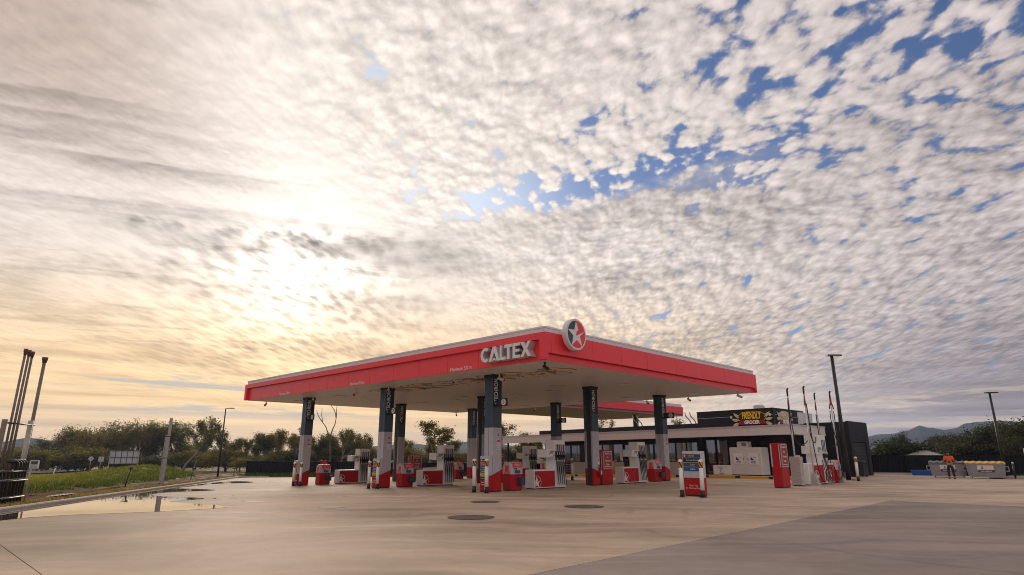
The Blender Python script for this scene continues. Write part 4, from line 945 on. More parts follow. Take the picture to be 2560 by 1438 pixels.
light_pole('tall thick black light pole between the truck pump and the garage block',(43.39,12.84,0),7.85,.15,.10,.0,-.8,(.95,.34))
light_pole('black light pole at the far right, beside the yellow lidded dumpster',(55.,6.25,0),5.75,.12,.07,.0,-.8,(.85,.3))
light_pole('slim black light pole on the left beyond the puddles, lamp on a short arm',(26.7,70.6,gz(70.6)),7.35,.11,.06,.55,-.8,(.6,.22))
# ================================================================ right hand fence, ground, dumpsters
FEN=mat('black steel fence sheet',(.010,.011,.015),.6,var=.15,scale=1.5,spec=.2)
def fence(label,P,top,pw):
    'sheet steel fence along a polyline P of (x,y); top = height function'
    t=thing('sheet_fence',label,'fence',(P[0][0],P[0][1],0))
    for (xa,ya),(xb,yb) in zip(P,P[1:]):
        L=math.hypot(xb-xa,yb-ya); n=max(1,round(L/pw)); ux,uy=(xb-xa)/L,(yb-ya)/L; nx,ny=-uy,ux
        for k in range(n):
            s0,s1=L*k/n+.03,L*(k+1)/n-.03; prof=[]; m=max(6,int((s1-s0)/.2)*2)
            for i in range(m+1):
                s_=s0+(s1-s0)*i/m; d=.0 if i%2 else .035; prof.append((xa+ux*s_+nx*d,ya+uy*s_+ny*d))
            b=MB(); b.loft([[(x,y,gz(y)-.15) for x,y in prof],[(x,y,top(y)) for x,y in prof]],FEN,cap=False,close=False)
            b.loft([[(x+nx*.012,y+ny*.012,gz(y)-.15) for x,y in prof],[(x+nx*.012,y+ny*.012,top(y)-.001) for x,y in prof]],FEN,cap=False,close=False); b.build('fence_panel',t,world=True)
            x,y=xa+ux*L*k/n,ya+uy*L*k/n; b=MB(); b.box(x-.035,x+.035,y-.035,y+.035,gz(y)-.2,top(y)+.03,FEN); b.build('post',t,world=True)
        a0=[(xa+nx*.05,ya+ny*.05),(xa-nx*.02,ya-ny*.02),(xb-nx*.02,yb-ny*.02),(xb+nx*.05,yb+ny*.05)]
        b=MB(); b.loft([[(x,y,top(y)+.002) for x,y in a0],[(x,y,top(y)+.035) for x,y in a0]],FEN); b.build('cap_rail',t,world=True)
fence('long black sheet fence on the right behind the dumpsters',[(57.6,17.5),(60.2,4.),(63.5,-14.)],lambda y:1.42,2.4)
fence('black sheet fence behind the pumps, trees rising over it',[(32.2,76.5),(38.6,56.),(43.,42.),(46.,38.9)],lambda y:.60,2.4)
GR=mat('mown grass',(.055,.075,.018),.8,var=.35,scale=4.,bump=.6,bscale=25.)
b=MB(); b.poly([(52.8,6.9,.12),(57.3,5.9,.12),(63.,-13,.12),(57.,-13,.12)],GR); b.build('lawn',kind='structure')
kk=thing('kerb',None,None); kk['kind']='structure'
for k in range(6):
    y0,y1=6.9-k*2.,4.92-k*2.; x0=52.6+k*.4; MB().loft([[(x+dx,y,z) for dx,z in((0,-.1),(0,.12),(.04,.15),(.2,.15),(.2,-.1))] for x,y in((x0,y0),(x0+.4,y1))],KERBC).build('kerb_stone',kk)
MB().loft([[(x,y+d,z) for d,z in((0,-.1),(0,.14),(.18,.14),(.18,-.1))] for x,y in((55.,15.3),(57.2,11.2))],KERBC).build('kerb_stone',kk)
DUMP=mat('grey painted dumpster steel',(.30,.31,.34),.42,var=.12,scale=2.5,bump=.15,bscale=5.); BLID=mat('black lid plastic',(.022,.022,.026),.4); YLID=mat('yellow lid plastic',(.62,.33,.01),.4,var=.08)
def dumpster(label,loc,lidm):
    t=thing('dumpster',label,'dumpster',loc,math.radians(-81),group=None)     # long side runs local x, front faces local -y
    L=1.05
    b=MB(); b.loft([[(-L*.93,-.42,.16),(L*.93,-.42,.16),(L*.93,.5,.16),(-L*.93,.5,.16)],[(-L,-.60,.92),(L,-.60,.92),(L,.62,1.02),(-L,.62,1.02)]],DUMP)
    b.box(-L*.9,L*.9,-.44,.48,.08,.159,DUMP); b.build('body',t)
    for x in(-L*.985,L*.985):
        b=MB(); s_=1 if x>0 else -1
        xa,xb=x+s_*.02,x+s_*.20; 
        for a in((xa,xb,.46,.50),(xa,xb,.74,.78),(min(xb,xb-s_*.04),max(xb,xb-s_*.04),.501,.739)): b.box(min(a[0],a[1]),max(a[0],a[1]),-.35,.35,a[2],a[3],GALV)
        b.build('lifting_pocket',t)
    b=MB(); b.box(-L-.02,L+.02,-.635,-.605,.88,.93,DUMP); b.box(-L*.95,-L*.9,-.60,-.44,.2,.88,DUMP) if 0 else None; b.build('rim',t)
    n=12; rows=[]
    for y,z in((-.66,.93),(-.66,.97),(-.1,1.03),(.64,1.08)):
        rows.append([(-L-.03+(2*L+.06)*k/(n*2),y,z+(.035 if k%4 in(1,2) else 0)) for k in range(n*2+1)])
    b=MB()
    for r0,r1 in zip(rows,rows[1:]):
        for k in range(len(r0)-1): b.poly([r0[k],r0[k+1],r1[k+1],r1[k]],lidm)
    b.box(-L-.03,L+.03,-.64,.63,.932,.962,lidm); b.build('lid',t)
    fl=lambda u,v,d:(u,-.42-.18*(v-.16)/.76-d,v)
    b=MB(); b.poly([fl(-.45,.56,.012),fl(.42,.56,.012),fl(.42,.84,.012),fl(-.45,.84,.012)],PRW); b.poly([fl(-.42,.40,.012),fl(.45,.40,.012),fl(.45,.545,.012),fl(-.42,.545,.012)],PRD)
    for k in range(3): b.poly([fl(.0,.66+k*.045,.014),fl(.30,.66+k*.045,.014),fl(.30,.675+k*.045,.014),fl(.0,.675+k*.045,.014)],GREYL)
    b.poly([fl(-.25,.60,.014),fl(.35,.60,.014),fl(.35,.612,.014),fl(-.25,.612,.014)],GREYL)
    for k in range(9): b.poly([fl(-.28+k*.065,.445,.014),fl(-.235+k*.065,.445,.014),fl(-.235+k*.065,.50,.014),fl(-.28+k*.065,.50,.014)],PRW)
    if lidm is YLID: b.poly([fl(-.45,.845,.012),fl(.42,.845,.012),fl(.42,.872,.012),fl(-.45,.872,.012)],YLID)
    sg=b.build('sign_panel',t); text('JJ',.20,(-.17,-.575,.73),sg,PRK,'-Y',bold=.02)
    for x in(-.8,.8):
        for y in(-.3,.38):
            b=MB(); b.tube([(x-.025,y,.055),(x+.025,y,.055)],.062,RUBBER,10); b.box(x-.04,x+.04,y-.03,y+.03,.10,.16,GALV); b.build('castor',t)
dumpster('grey dumpster with a black lid, man standing in front',(52.3,9.05,0),BLID)
dumpster('grey dumpster with a bright yellow lid at the far right',(52.15,6.95,0),YLID)
t=thing('blue_skip','low blue plastic tub lying by the black fence left of the dumpsters','tub',(55.6,11.3,.0),math.radians(-80))
b=MB(); b.loft([[(-.62,-.25,.0),(.62,-.25,0),(.62,.25,0),(-.62,.25,0)],[(-.7,-.3,.34),(.7,-.3,.34),(.7,.3,.34),(-.7,.3,.34)]],PRB); b.build('tub',t); MB().box(-.73,.73,-.33,.33,.341,.38,PRB).build('rim',t)
t=thing('wheelie_bin','dark green wheelie bin beside the garage roller door','bin',(48.35,13.45,0),math.radians(-90))
DG=mat('dark green plastic',(.010,.028,.022),.4)
b=MB(); b.loft([[(-.24,-.26,.06),(.24,-.26,.06),(.24,.22,.06),(-.24,.22,.06)],[(-.29,-.34,.98),(.29,-.34,.98),(.29,.34,.98),(-.29,.34,.98)]],DG); b.build('body',t)
b=MB(); b.bbox(-.31,.31,-.37,.38,.983,1.06,DG,.03); b.tube([(-.25,.42,.98),(.25,.42,.98)],.02,DG,6); b.build('lid',t)
for x in(-.27,.27): MB().tube([(x-.02,.24,.10),(x+.02,.24,.10)],.10,RUBBER,10).build('wheel',t)
t=thing('marker_post','short black marker post with a white top, right of the yellow lidded dumpster','post',(52.9,5.55,0)); MB().tube([(0,0,0),(.02,0,.95)],.06,BLACK,8).build('post',t); MB().tube([(.02,0,.951),(.02,0,1.06)],.05,WHITE,8).build('cap',t)
MB().tube([(0,0,0),(-.05,-.05,2.3)],.055,WHITE,6).build('tmp'); o=bpy.data.objects['tmp']; o.name='pole'; tag(o,'thin white stick rising over the black fence at the far right','pole'); o.location=(72.,6.6,-.3)
# house roof beyond the fence
t=thing('house','pale hip roofed house showing over the black fence','house',(80.5,15.4,-.12)); ROOFW=mat('pale metal roof',(.44,.40,.36),.4,var=.06)
b=MB(); b.box(-3.5,3.5,-3.2,3.6,-.5,1.15,mat('cream wall',(.4,.36,.3),.8)); b.build('wall',t)
b=MB(); b.loft([[(-4,-3.6,1.15),(4,-3.6,1.15),(4,4.,1.15),(-4,4.,1.15)],[(-2.6,-2.,1.42),(2.6,-2.,1.40),(2.6,2.6,1.40),(-2.6,2.6,1.40)],[(-1.6,-.9,1.55),(1.6,-.9,1.55),(1.6,1.6,1.55),(-1.6,1.6,1.55)],[(-.3,.2,2.0),(.3,.2,2.0),(.3,.9,2.0),(-.3,.9,2.0)]],ROOFW); rf=b.build('roof',t)
b=MB(); b.cyl(0,.5,2.0,2.35,.06,WHITE,8); link(b.mesh('vent'),'vent',rf)
# ================================================================ the man by the dumpsters
SKIN=mat('skin',(.36,.20,.13),.55,var=.08); HIV=mat('orange hi vis cloth',(.85,.12,.012),.7,var=.08); DARKC=mat('dark navy cloth',(.014,.016,.024),.8,var=.2); BOOT=mat('brown leather boot',(.10,.045,.02),.6); CAPM=mat('dark cap cloth',(.03,.03,.035),.7)
def skin_mesh(name,V,E,R,m,parent,sub=2):
    me=bpy.data.meshes.new(name); me.from_pydata(V,E,[]); me.materials.append(m); o=link(me,name,parent)
    k=o.modifiers.new('skin','SKIN'); k.use_smooth_shade=True; s_=o.modifiers.new('sub','SUBSURF'); s_.levels=1; s_.render_levels=sub
    sv=me.skin_vertices[0].data
    for i,r in enumerate(R): sv[i].radius=(r if isinstance(r,tuple) else (r,r)); sv[i].use_root=(i==0)
    return o
per=thing('person','man in an orange hi vis shirt and dark trousers standing before the dumpsters','person',(49.35,8.42,0),math.radians(-80))   # faces local -y
V=[(0,0,.93),(0,0,1.08),(0,-.01,1.24),(0,-.01,1.38),(0,-.01,1.48),(0,-.03,1.57),(0,-.035,1.66),           # pelvis .. head
   (-.10,0,.88),(-.115,-.01,.50),(-.125,.02,.10),(-.13,-.10,.045),(.10,0,.88),(.125,-.01,.50),(.15,.02,.10),(.17,-.10,.045),
   (-.19,0,1.38),(-.275,-.01,1.10),(-.10,-.24,1.06),(.19,0,1.38),(.275,-.01,1.10),(.10,-.25,1.07)]
E_=[(0,1),(1,2),(2,3),(3,4),(4,5),(5,6),(0,7),(7,8),(8,9),(9,10),(0,11),(11,12),(12,13),(13,14),(3,15),(15,16),(16,17),(3,18),(18,19),(19,20)]
R=[(.15,.10),(.14,.09),(.155,.10),(.14,.09),.06,(.072,.088),(.078,.095),.09,.058,.042,.04,.09,.058,.042,.04,.062,.045,.033,.062,.045,.033]
skin_mesh('body',V,E_,R,SKIN,per)
skin_mesh('shirt',[(0,0,.90),(0,0,1.08),(0,-.01,1.24),(0,-.01,1.38),(-.19,0,1.39),(-.255,-.01,1.16),(.19,0,1.39),(.255,-.01,1.16),(0,-.01,1.45)],[(0,1),(1,2),(2,3),(3,4),(4,5),(3,6),(6,7),(3,8)],[(.18,.125),(.175,.12),(.185,.125),(.165,.11),.085,.075,.085,.075,.075],HIV,per)
skin_mesh('sleeve',[(-.262,-.01,1.14),(-.275,-.01,1.09),(-.14,-.21,1.065)],[(0,1),(1,2)],[.06,.056,.045],DARKC,per); skin_mesh('sleeve',[(.262,-.01,1.14),(.275,-.01,1.09),(.14,-.22,1.07)],[(0,1),(1,2)],[.06,.056,.045],DARKC,per)
skin_mesh('trousers',[(0,0,.95),(0,0,.86),(-.10,0,.82),(-.118,-.01,.50),(-.128,.02,.13),(.10,0,.82),(.128,-.01,.50),(.153,.02,.13)],[(0,1),(1,2),(2,3),(3,4),(1,5),(5,6),(6,7)],[(.17,.115),(.165,.115),.105,.078,.066,.105,.078,.066],DARKC,per)
for x,dx in((-.128,-.012),(.153,.02)): skin_mesh('boot',[(x,.05,.06),(x+dx*.5,-.05,.055),(x+dx,-.15,.045),(x,.03,.16)],[(0,1),(1,2),(0,3)],[.052,.052,.042,.058],BOOT,per)
b=MB(); b.loft([[(math.cos(a)*rx,-.035+math.sin(a)*ry,z) for a in [k*math.pi/8 for k in range(16)]] for rx,ry,z in((.092,.108,1.655),(.095,.112,1.69),(.085,.10,1.74),(.05,.06,1.775),(.005,.005,1.785))],CAPM,smooth=True); b.box(-.07,.07,-.23,-.13,1.66,1.675,CAPM); b.build('cap',per)
b=MB(); b.tube([(0,-.02,1.48),(0,-.03,1.53)],[.085,.075],DARKC,12); b.build('collar',per)
b=MB(); b.box(-.03,-.01,-.135,-.128,1.635,1.65,PRK); b.box(.01,.03,-.135,-.128,1.635,1.65,PRK); b.tube([(0,-.125,1.63),(0,-.15,1.60)],[.008,.016],SKIN,6); b.box(-.025,.025,-.127,-.121,1.565,1.573,BOOT); b.build('face',per)
b=MB(); b.box(-.19,.19,-.135,-.130,.985,1.015,LAMPW); b.build('reflective_band',per)
for sx in(-1,1):                                                       # hands meet in front round a small dark box
    for k,(dz,L) in enumerate(((.032,.075),(.011,.085),(-.011,.08),(-.032,.062))):
        x=sx*.085; skin_mesh('finger',[(x,-.255,1.065+dz),(x-sx*.012,-.255-L*.45,1.065+dz),(x-sx*.045,-.255-L*.8,1.063+dz)],[(0,1),(1,2)],[.013,.0105,.009],SKIN,per,1)
    skin_mesh('thumb',[(sx*.09,-.26,1.085),(sx*.06,-.285,1.115),(sx*.035,-.30,1.12)],[(0,1),(1,2)],[.014,.012,.010],SKIN,per,1)
t=thing('camera_case','small dark case held in the hands of the man in orange','case',(49.35,8.42,0),math.radians(-80)); MB().bbox(-.07,.07,-.36,-.27,1.015,1.135,BLACK,.015).build('case',t); MB().tube([(0,-.361,1.075),(0,-.39,1.075)],.03,GLASSB,10).build('lens',t)
# ================================================================ left: tank vents and pipe rack
t=thing('vent_stack','cluster of tall thin vent pipes clamped between two thick posts at the far left','vent pipes',(4.0,31.,gz(31)))
def vp(x,y,h,r,m=STEEL,cap=True):
    MB().tube([(x,y,0),(x,y,h)],r,m,10).build('vent_pipe' if cap else 'post',t)
    if cap: MB().tube([(x,y,h-.10),(x,y,h),(x,y,h+.02),(x,y,h+.14)],[r*1.15,r*1.4,r*1.6,r*1.75],mat('vent cap',(.10,.07,.05),.6),10).build('vent_cap',t)
vp(-.43,-.48,5.72,.045); vp(-.29,-.33,5.70,.045); vp(-.16,-.16,5.68,.045); vp(.49,1.38,5.68,.066)
vp(-.66,-.88,3.10,.092,STEEL,False); vp(.41,1.16,3.16,.095,GALV,False)
for o_ in (-.10,.08): 
    b=MB(); b.tube([(-.66-o_*.87,-.88+o_*.5,2.98),(.55-o_*.87,1.50+o_*.5,2.98)],.022,BLACK,6); b.build('clamp_bar',t)
t=thing('pipe_rack','black rack of bent fill pipes with strapped rails at the far left','pipe rack',(4.18,29.64,gz(29.64)))
ux,uy=.45,.893
xs_=[-2.25,-1.95,-1.65,-1.35,-1.05,-.75,-.5,-.25,0.]
PW=mat('black pipe wrap',(.02,.018,.016),.35,var=.3,scale=20)
for k,s_ in enumerate(xs_):
    h=1.55 if k>=5 else 1.22; x,y=ux*s_,uy*s_
    MB().tube([(x,y,-.1),(x,y,h-.18),(x-.02,y-.02,h-.06),(x-.08,y-.06,h),(x-.35,y-.2,h+.0)],.068 if k>4 else .05,PW,8).build('fill_pipe',t)
for z in(.30,.88,1.20):
    for o_ in(-.08,.08): MB().tube([(ux*-2.4-uy*o_,uy*-2.4+ux*o_,z),(ux*.12-uy*o_,uy*.12+ux*o_,z)],.03,BLACK,6).build('rail',t)
for z in(.29,.89):
    for s_ in xs_: MB().box(ux*s_-.05,ux*s_+.05,uy*s_-.12,uy*s_+.10,z+.03,z+.06,GALV).build('pipe_clamp',t)
t=thing('label_board','small white notice board with a dark panel on the pipe rack','notice',(4.42,30.2,gz(30.2))); b=MB(); b.tube([(0,0,0),(0,0,1.5)],.03,GALV,6); b.build('post',t)
b=MB(); b.box(-.05,.30,-.03,.0,1.28,1.58,PRW); b.box(.0,.25,-.036,-.031,1.43,1.55,PRD)
for k in range(3): b.box(.0,.25,-.036,-.031,1.31+k*.035,1.32+k*.035,PRD)
b.build('board',t)
for o_ in t.children: o_.rotation_euler=(0,0,-.75)
t=thing('steel_post','pale square steel post doubled at its foot, by the kerb left of the light pole','post',(16.85,55.8,gz(55.8)),-.75)
MB().box(-.085,.085,-.085,.085,0,5.1,GALV).build('post',t); b=MB(); b.box(-.25,-.10,-.07,.07,0,3.75,GALV); b.box(-.18,-.17,-.075,-.071,.1,3.7,PRD); b.build('sleeve',t)
for z in(1.9,3.6): MB().box(-.27,.10,-.10,.10,z,z+.06,BLACK).build('strap',t)
spk=None
for lab,x,y,h,ln in (('nearest leaning black sprinkler riser beside the kerb, left of the steel post',10.75,42.2,1.15,.16),('middle sprinkler riser between the steel post and the slim light pole',20.2,59.5,1.05,.14),('farthest sprinkler riser just right of the slim light pole',30.,74.6,.9,.05)):
    t=thing('sprinkler',lab,'sprinkler',(x,y,gz(y)),group='sprinkler risers')
    MB().tube([(0,0,-.1),(ln*.4,-ln*.35,h*.5),(ln,-ln*.9,h)],.035,BLACK,6).build('riser',t); b=MB(); b.box(ln-.06,ln+.08,-ln*.9-.05,-ln*.9+.05,h,h+.11,BLACK); b.tube([(ln-.1,-ln*.9+.1,h+.08),(ln+.06,-ln*.9-.06,h+.06)],.02,BLACK,5); b.build('head',t)
# ================================================================ the verge: soil track, bank of tall grass, road
def verge(c,a):                                                        # c outward from the kerb, a along it
    x,y=kpt(a,c+.19); g=gz(y)
    wide=max(0.,min(1.,(a-58)/22.)); f0=5.6+8.*wide                      # where the bank of grass begins
    ss=lambda e0,e1,v:(lambda q_:q_*q_*(3-2*q_))(max(0.,min(1.,(v-e0)/(e1-e0))))
    z=.10-.16*ss(1.6,2.6,c)*(1-ss(f0-.5,f0+1,c))
    z+=(.04+.25*ss(34,50,a))*ss(f0-.3,f0+2.6,c)*(1-.5*wide); z+=.95*math.exp(-((a-56)/9.)**2-((c-11)/3.6)**2)
    z-=1.2*ss(36,62,c)
    r=math.sin(a*1.3+c*.7)*math.sin(c*1.1-a*.4)*.05+math.sin(a*.37+1)*math.sin(c*.5)*.08
    return (x,y,g+z+r*ss(.5,2,c)-(.0 if c<70 else .15))
def vsoil(c,a,x,y):
    wide=max(0.,min(1.,(a-58)/22.)); f0=5.6+8.*wide
    n=.5+.5*math.sin(a*.9+c*1.7)*math.sin(c*.6+a*.23)
    if c<2.+.8*n: return (.21+.05*n,.135+.02*n,.05)
    if c<f0+.2*n: return (.085+.03*n,.052+.015*n,.030)
    if c<f0+20: return (.13+.03*n,.135+.02*n,.018)
    return (.11+.03*n,.085,.035)
vc=[0,.3,.6,1,1.4,1.8,2.2,2.6,3.2,4,4.8,5.6,6.4,7.2,8,9,10,11.5,13,15,17,19,21,24,28,32,38,46,54,62,75,95]
va=[-45+1.5*i for i in range(110)]
link(grid_mesh('verge',vc,va,verge,vsoil,EARTH),'verge',kind='structure')
for P in ([(3.,12.),(3.6,13.),(3.9,20.),(4.4,26.),(3.8,27.),(3.2,19.)],[(2.9,0.),(3.5,2.),(3.7,9.),(3.0,9.)],[(4.6,14.),(5.,15.),(5.1,22.),(4.7,21.)]):
    Q=chaikin([kpt(a,c+.19) for c,a in P],2); b=MB(); b.poly([(x,y,gz(y)-.015) for x,y in Q],WATER); b.build('puddle',kind='structure')
def _blade(q,b):
    at=q.n.new('ShaderNodeAttribute'); at.attribute_name='soil'; q.l.new(at.outputs['Color'],b.inputs['Base Color']); b.inputs['Roughness'].default_value=.6; b.inputs['Specular IOR Level'].default_value=.2
    o=q.n['Material Output']; tr=q.n.new('ShaderNodeBsdfTranslucent'); q.l.new(q.v('MULTIPLY',at.outputs['Color'],(1.6,1.7,1.1)),tr.inputs[0]); m=q.n.new('ShaderNodeMixShader'); m.inputs[0].default_value=.42; q.l.new(b.outputs[0],m.inputs[1]); q.l.new(tr.outputs[0],m.inputs[2]); q.l.new(m.outputs[0],o.inputs[0])
BLADE=surf('grass blade',_blade)
def grass(name,pts):
    'pts: (x,y,z,height,width,colour) ; three bent blades to a tuft'
    V=[];F=[];C=[]
    for x,y,z,h,w_,c in pts:
        for k in range(3):
            a=rnd.uniform(0,6.28); dx,dy=math.cos(a),math.sin(a); ln=rnd.uniform(.4,1.1)*h; i=len(V); x2,y2=x+rnd.uniform(-.15,.15),y+rnd.uniform(-.15,.15); hh=h*rnd.uniform(.6,1.1)
            V+=[(x2-dy*w_,y2+dx*w_,z),(x2+dy*w_,y2-dx*w_,z),(x2+dx*ln*.4+dy*w_*.7,y2+dy*ln*.4-dx*w_*.7,z+hh*.6),(x2+dx*ln*.4-dy*w_*.7,y2+dy*ln*.4+dx*w_*.7,z+hh*.6),(x2+dx*ln,y2+dy*ln,z+hh)]
            F+=[(i,i+1,i+2,i+3),(i+3,i+2,i+4)]; s_=rnd.uniform(.75,1.3); C+=[(c[0]*s_,c[1]*s_,c[2]*s_)]*5
    me=bpy.data.meshes.new(name); me.from_pydata(V,[],F); me.materials.append(BLADE); at=me.color_attributes.new('soil','FLOAT_COLOR','POINT'); at.data.foreach_set('color',[k for c in C for k in(c[0],c[1],c[2],1.)]); return me
from mathutils import noise as mno
P=[]
for _ in range(42000):
    a=rnd.uniform(-14,100); wide=max(0.,min(1.,(a-58)/22.)); f0=5.6+8.*wide; c=f0+abs(rnd.gauss(0,1))*9 if rnd.random()<.6 else f0+rnd.uniform(0,34)
    x,y,z=verge(c,a); d=(c-f0)
    n_=mno.noise(Vector((x*.55,y*.55,1.)))*.5+.5+.5*mno.noise(Vector((x*.16,y*.16,4.)))
    if n_<rnd.uniform(.1,.38): continue
    k=max(0,min(1,d/13.+rnd.uniform(-.25,.25)+(n_-.5)*.5)); col=(.055+.21*k,.095+.145*k,.010+.008*k)
    if rnd.random()<.10+.18*k: col=(.30,.22,.06)
    tall=(.34 if d<3 else .24)*(1-.4*wide)*(.45+1.1*n_)
    P.append((x,y,z-.03,tall*rnd.uniform(.5,1.25),rnd.uniform(.012,.028),col))
link(grass('grass',P),'grass',kind='stuff',label='tall green and yellow grass on the bank beyond the left kerb')
P=[]
for _ in range(3200):                                                    # dry stubble by the kerb, weeds along the far fence
    a=rnd.uniform(-10,52); c=abs(rnd.gauss(0,1))*.9+.15; x,y,z=verge(c,a); P.append((x,y,z-.02,rnd.uniform(.04,.13),.014,(.26,.17,.05) if rnd.random()<.7 else (.09,.09,.02)))
for _ in range(5200):
    u_=rnd.random(); x=32.2+(45.8-32.2)*u_; y=76.5-(76.5-39.5)*u_; q_=abs(rnd.gauss(0,1))*1.6+.2; x-=q_*.9; y-=q_*.33; hgt=rnd.uniform(.12,.55) if q_<1.6 else rnd.uniform(.05,.2)
    P.append((x,y,gz(y)-.17,hgt+.15,.03,(.06,.10,.012) if rnd.random()<.7 else (.2,.16,.04)))
for _ in range(900):
    x=rnd.uniform(53,60); y=rnd.uniform(-9,5.6); P.append((x,y,.11,rnd.uniform(.06,.25),.02,(.07,.09,.02)))
link(grass('grass',P),'grass',kind='stuff',label='short weeds and dry stubble along the kerb and the fence')
def _asph(q,b):
    pos=q.n.new('ShaderNodeNewGeometry').outputs['Position']; v=q.lin(q.noise(pos,1.2,6,.65),.3,.7,.075,.115); q.l.new(q.xyz(v,v,v),b.inputs['Base Color']); b.inputs['Roughness'].default_value=.55
ASPH=surf('asphalt',_asph)
rp=[(-70,70),(-20,128),(15,167),(28,188),(40,209),(58,243),(90,310),(160,470)]
b=MB()
Lr=[];Rr=[]
for i,(x,y) in enumerate(rp):
    x0,y0=rp[max(i-1,0)];x1,y1=rp[min(i+1,len(rp)-1)];d=math.hypot(x1-x0,y1-y0);nx,ny=-(y1-y0)/d,(x1-x0)/d; Lr.append((x+nx*4.2,y+ny*4.2));Rr.append((x-nx*4.2,y-ny*4.2))
for i in range(len(rp)-1): b.poly([Rr[i]+(gz(Rr[i][1])+.12,),Rr[i+1]+(gz(Rr[i+1][1])+.12,),Lr[i+1]+(gz(Lr[i+1][1])+.12,),Lr[i]+(gz(Lr[i][1])+.12,)],ASPH)
b.build('road',kind='structure')
b=MB()
for i in range(len(rp)-1):
    for e,g_ in((Lr,.06),(Rr,.06)):
        p0=[e[i][k]+(rp[i][k]-e[i][k])*.07 for k in(0,1)];p1=[e[i+1][k]+(rp[i+1][k]-e[i+1][k])*.07 for k in(0,1)]
        q0=[e[i][k]+(rp[i][k]-e[i][k])*.11 for k in(0,1)];q1=[e[i+1][k]+(rp[i+1][k]-e[i+1][k])*.11 for k in(0,1)]
        b.poly([(p0[0],p0[1],gz(p0[1])+.125),(p1[0],p1[1],gz(p1[1])+.125),(q1[0],q1[1],gz(q1[1])+.125),(q0[0],q0[1],gz(q0[1])+.125)],PRW)
b.build('road_marking',kind='structure')
# car coming along the road
t=thing('car','small white car coming along the distant road on the left','car',(36.6,208.,gz(208)+.13),math.radians(-14))   # drives toward local -y
CARW=mat('white car paint',(.72,.73,.74),.22,coat=.6,var=.02)
pr=[(-2.15,.35),(-2.12,.62),(-1.95,.78),(-1.0,.92),(-.35,1.38),(.15,1.47),(1.0,1.44),(1.75,1.02),(2.1,.95),(2.15,.55),(2.1,.32)]
b=MB(); b.loft([[(sx*(.86 if z<1. else .66),y,z) for y,z in pr] for sx in(-1,-.0001,.0001,1)],CARW); b.build('body',t)
b=MB(); b.poly([(-.66,-.99,.96),(.66,-.99,.96),(.56,-.40,1.35),(-.56,-.40,1.35)],GLASSB); b.poly([(-.66,-1.0,.965),(-.56,-.41,1.355),(.56,-.41,1.355),(.66,-1.0,.965)],GLASSB); b.build('windscreen',t)
for sx in(-.6,.6): MB().box(sx-.18,sx+.18,-2.16,-2.10,.60,.74,LAMPW).build('headlight',t)
MB().box(-.45,.45,-2.17,-2.13,.40,.58,BLACK).build('grille',t)
for sx in(-.78,.78):
    for y in(-1.35,1.35): MB().tube([(sx-.1,y,.32),(sx+.1,y,.32)],.32,RUBBER,12).build('wheel',t)
# signs and posts by the road
t=thing('billboard','grey backed billboard with a steel grid, standing behind the grassy mound','billboard',(39.8,160.,gz(160)),math.radians(-10))
b=MB(); b.box(-2.9,2.9,.0,.08,2.0,4.6,GREYL); b.build('board',t)
b=MB()
for k in range(6): b.box(-2.9+k*1.12,-2.78+k*1.12,-.12,-.01,1.9,4.7,PRD)
b.box(-2.95,2.95,-.15,-.121,3.25,3.4,PRD); b.box(-2.95,2.95,-.1,.1,4.6,4.72,GALV); b.build('grid_frame',t)
for x in(-2.7,2.7): MB().box(x-.1,x+.1,-.32,-.16,0,4.4,GALV).build('leg',t)
t=thing('road_sign','diamond shaped road sign seen from the left of the billboard','road sign',(33.9,161.5,gz(161)),math.radians(-14)); MB().cyl(0,0,0,3.5,.06,GALV,8).build('post',t)
b=MB(); b.prism([(0,2.5),(.58,3.1),(0,3.7),(-.58,3.1)],'y',-.09,-.065,GREYL); b.build('panel',t); b=MB(); b.prism([(.0,2.7),(.08,3.0),(.0,3.4),(-.08,3.0)],'y',-.1,-.091,PRD); b.build('symbol',t)
t=thing('road_sign','square backed road sign between the diamond sign and the billboard','road sign',(35.7,161.1,gz(161)),math.radians(-14)); MB().cyl(0,0,0,3.3,.06,GALV,8).build('post',t); MB().box(-.5,.5,-.09,-.062,2.45,3.5,GREYL).build('panel',t); MB().box(-.05,.05,-.1,-.091,2.5,3.45,PRD).build('rib',t)
for lab,x,y in(('leaning white guide post on the road verge just below the white car',20.2,118.3),('white guide post left of the diamond road sign',35.6,176.4),('shorter white guide post between the car and the diamond road sign',35.3,181.6)):
    t=thing('guide_post',lab,'guide post',(x,y,gz(y)),group='white guide posts'); MB().tube([(0,0,0),(.25 if 'leaning' in lab else 0,0,1.5)],.09,WHITE,6).build('post',t); MB().tube([(.21 if 'leaning' in lab else 0,0,1.25),(.235 if 'leaning' in lab else 0,0,1.4)],.093,PRD,6).build('band',t)
# ================================================================ trees
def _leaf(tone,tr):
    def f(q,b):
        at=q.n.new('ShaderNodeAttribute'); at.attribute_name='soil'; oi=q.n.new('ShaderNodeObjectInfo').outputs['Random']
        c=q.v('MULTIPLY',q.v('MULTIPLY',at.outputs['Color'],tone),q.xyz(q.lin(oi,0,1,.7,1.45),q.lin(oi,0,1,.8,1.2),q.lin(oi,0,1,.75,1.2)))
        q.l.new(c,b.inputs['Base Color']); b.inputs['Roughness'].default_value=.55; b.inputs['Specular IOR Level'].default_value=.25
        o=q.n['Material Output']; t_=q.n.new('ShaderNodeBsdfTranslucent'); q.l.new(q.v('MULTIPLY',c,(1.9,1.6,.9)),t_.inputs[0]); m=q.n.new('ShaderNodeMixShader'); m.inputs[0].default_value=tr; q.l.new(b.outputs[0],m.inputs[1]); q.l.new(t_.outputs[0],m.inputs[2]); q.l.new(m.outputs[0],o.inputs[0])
    return f
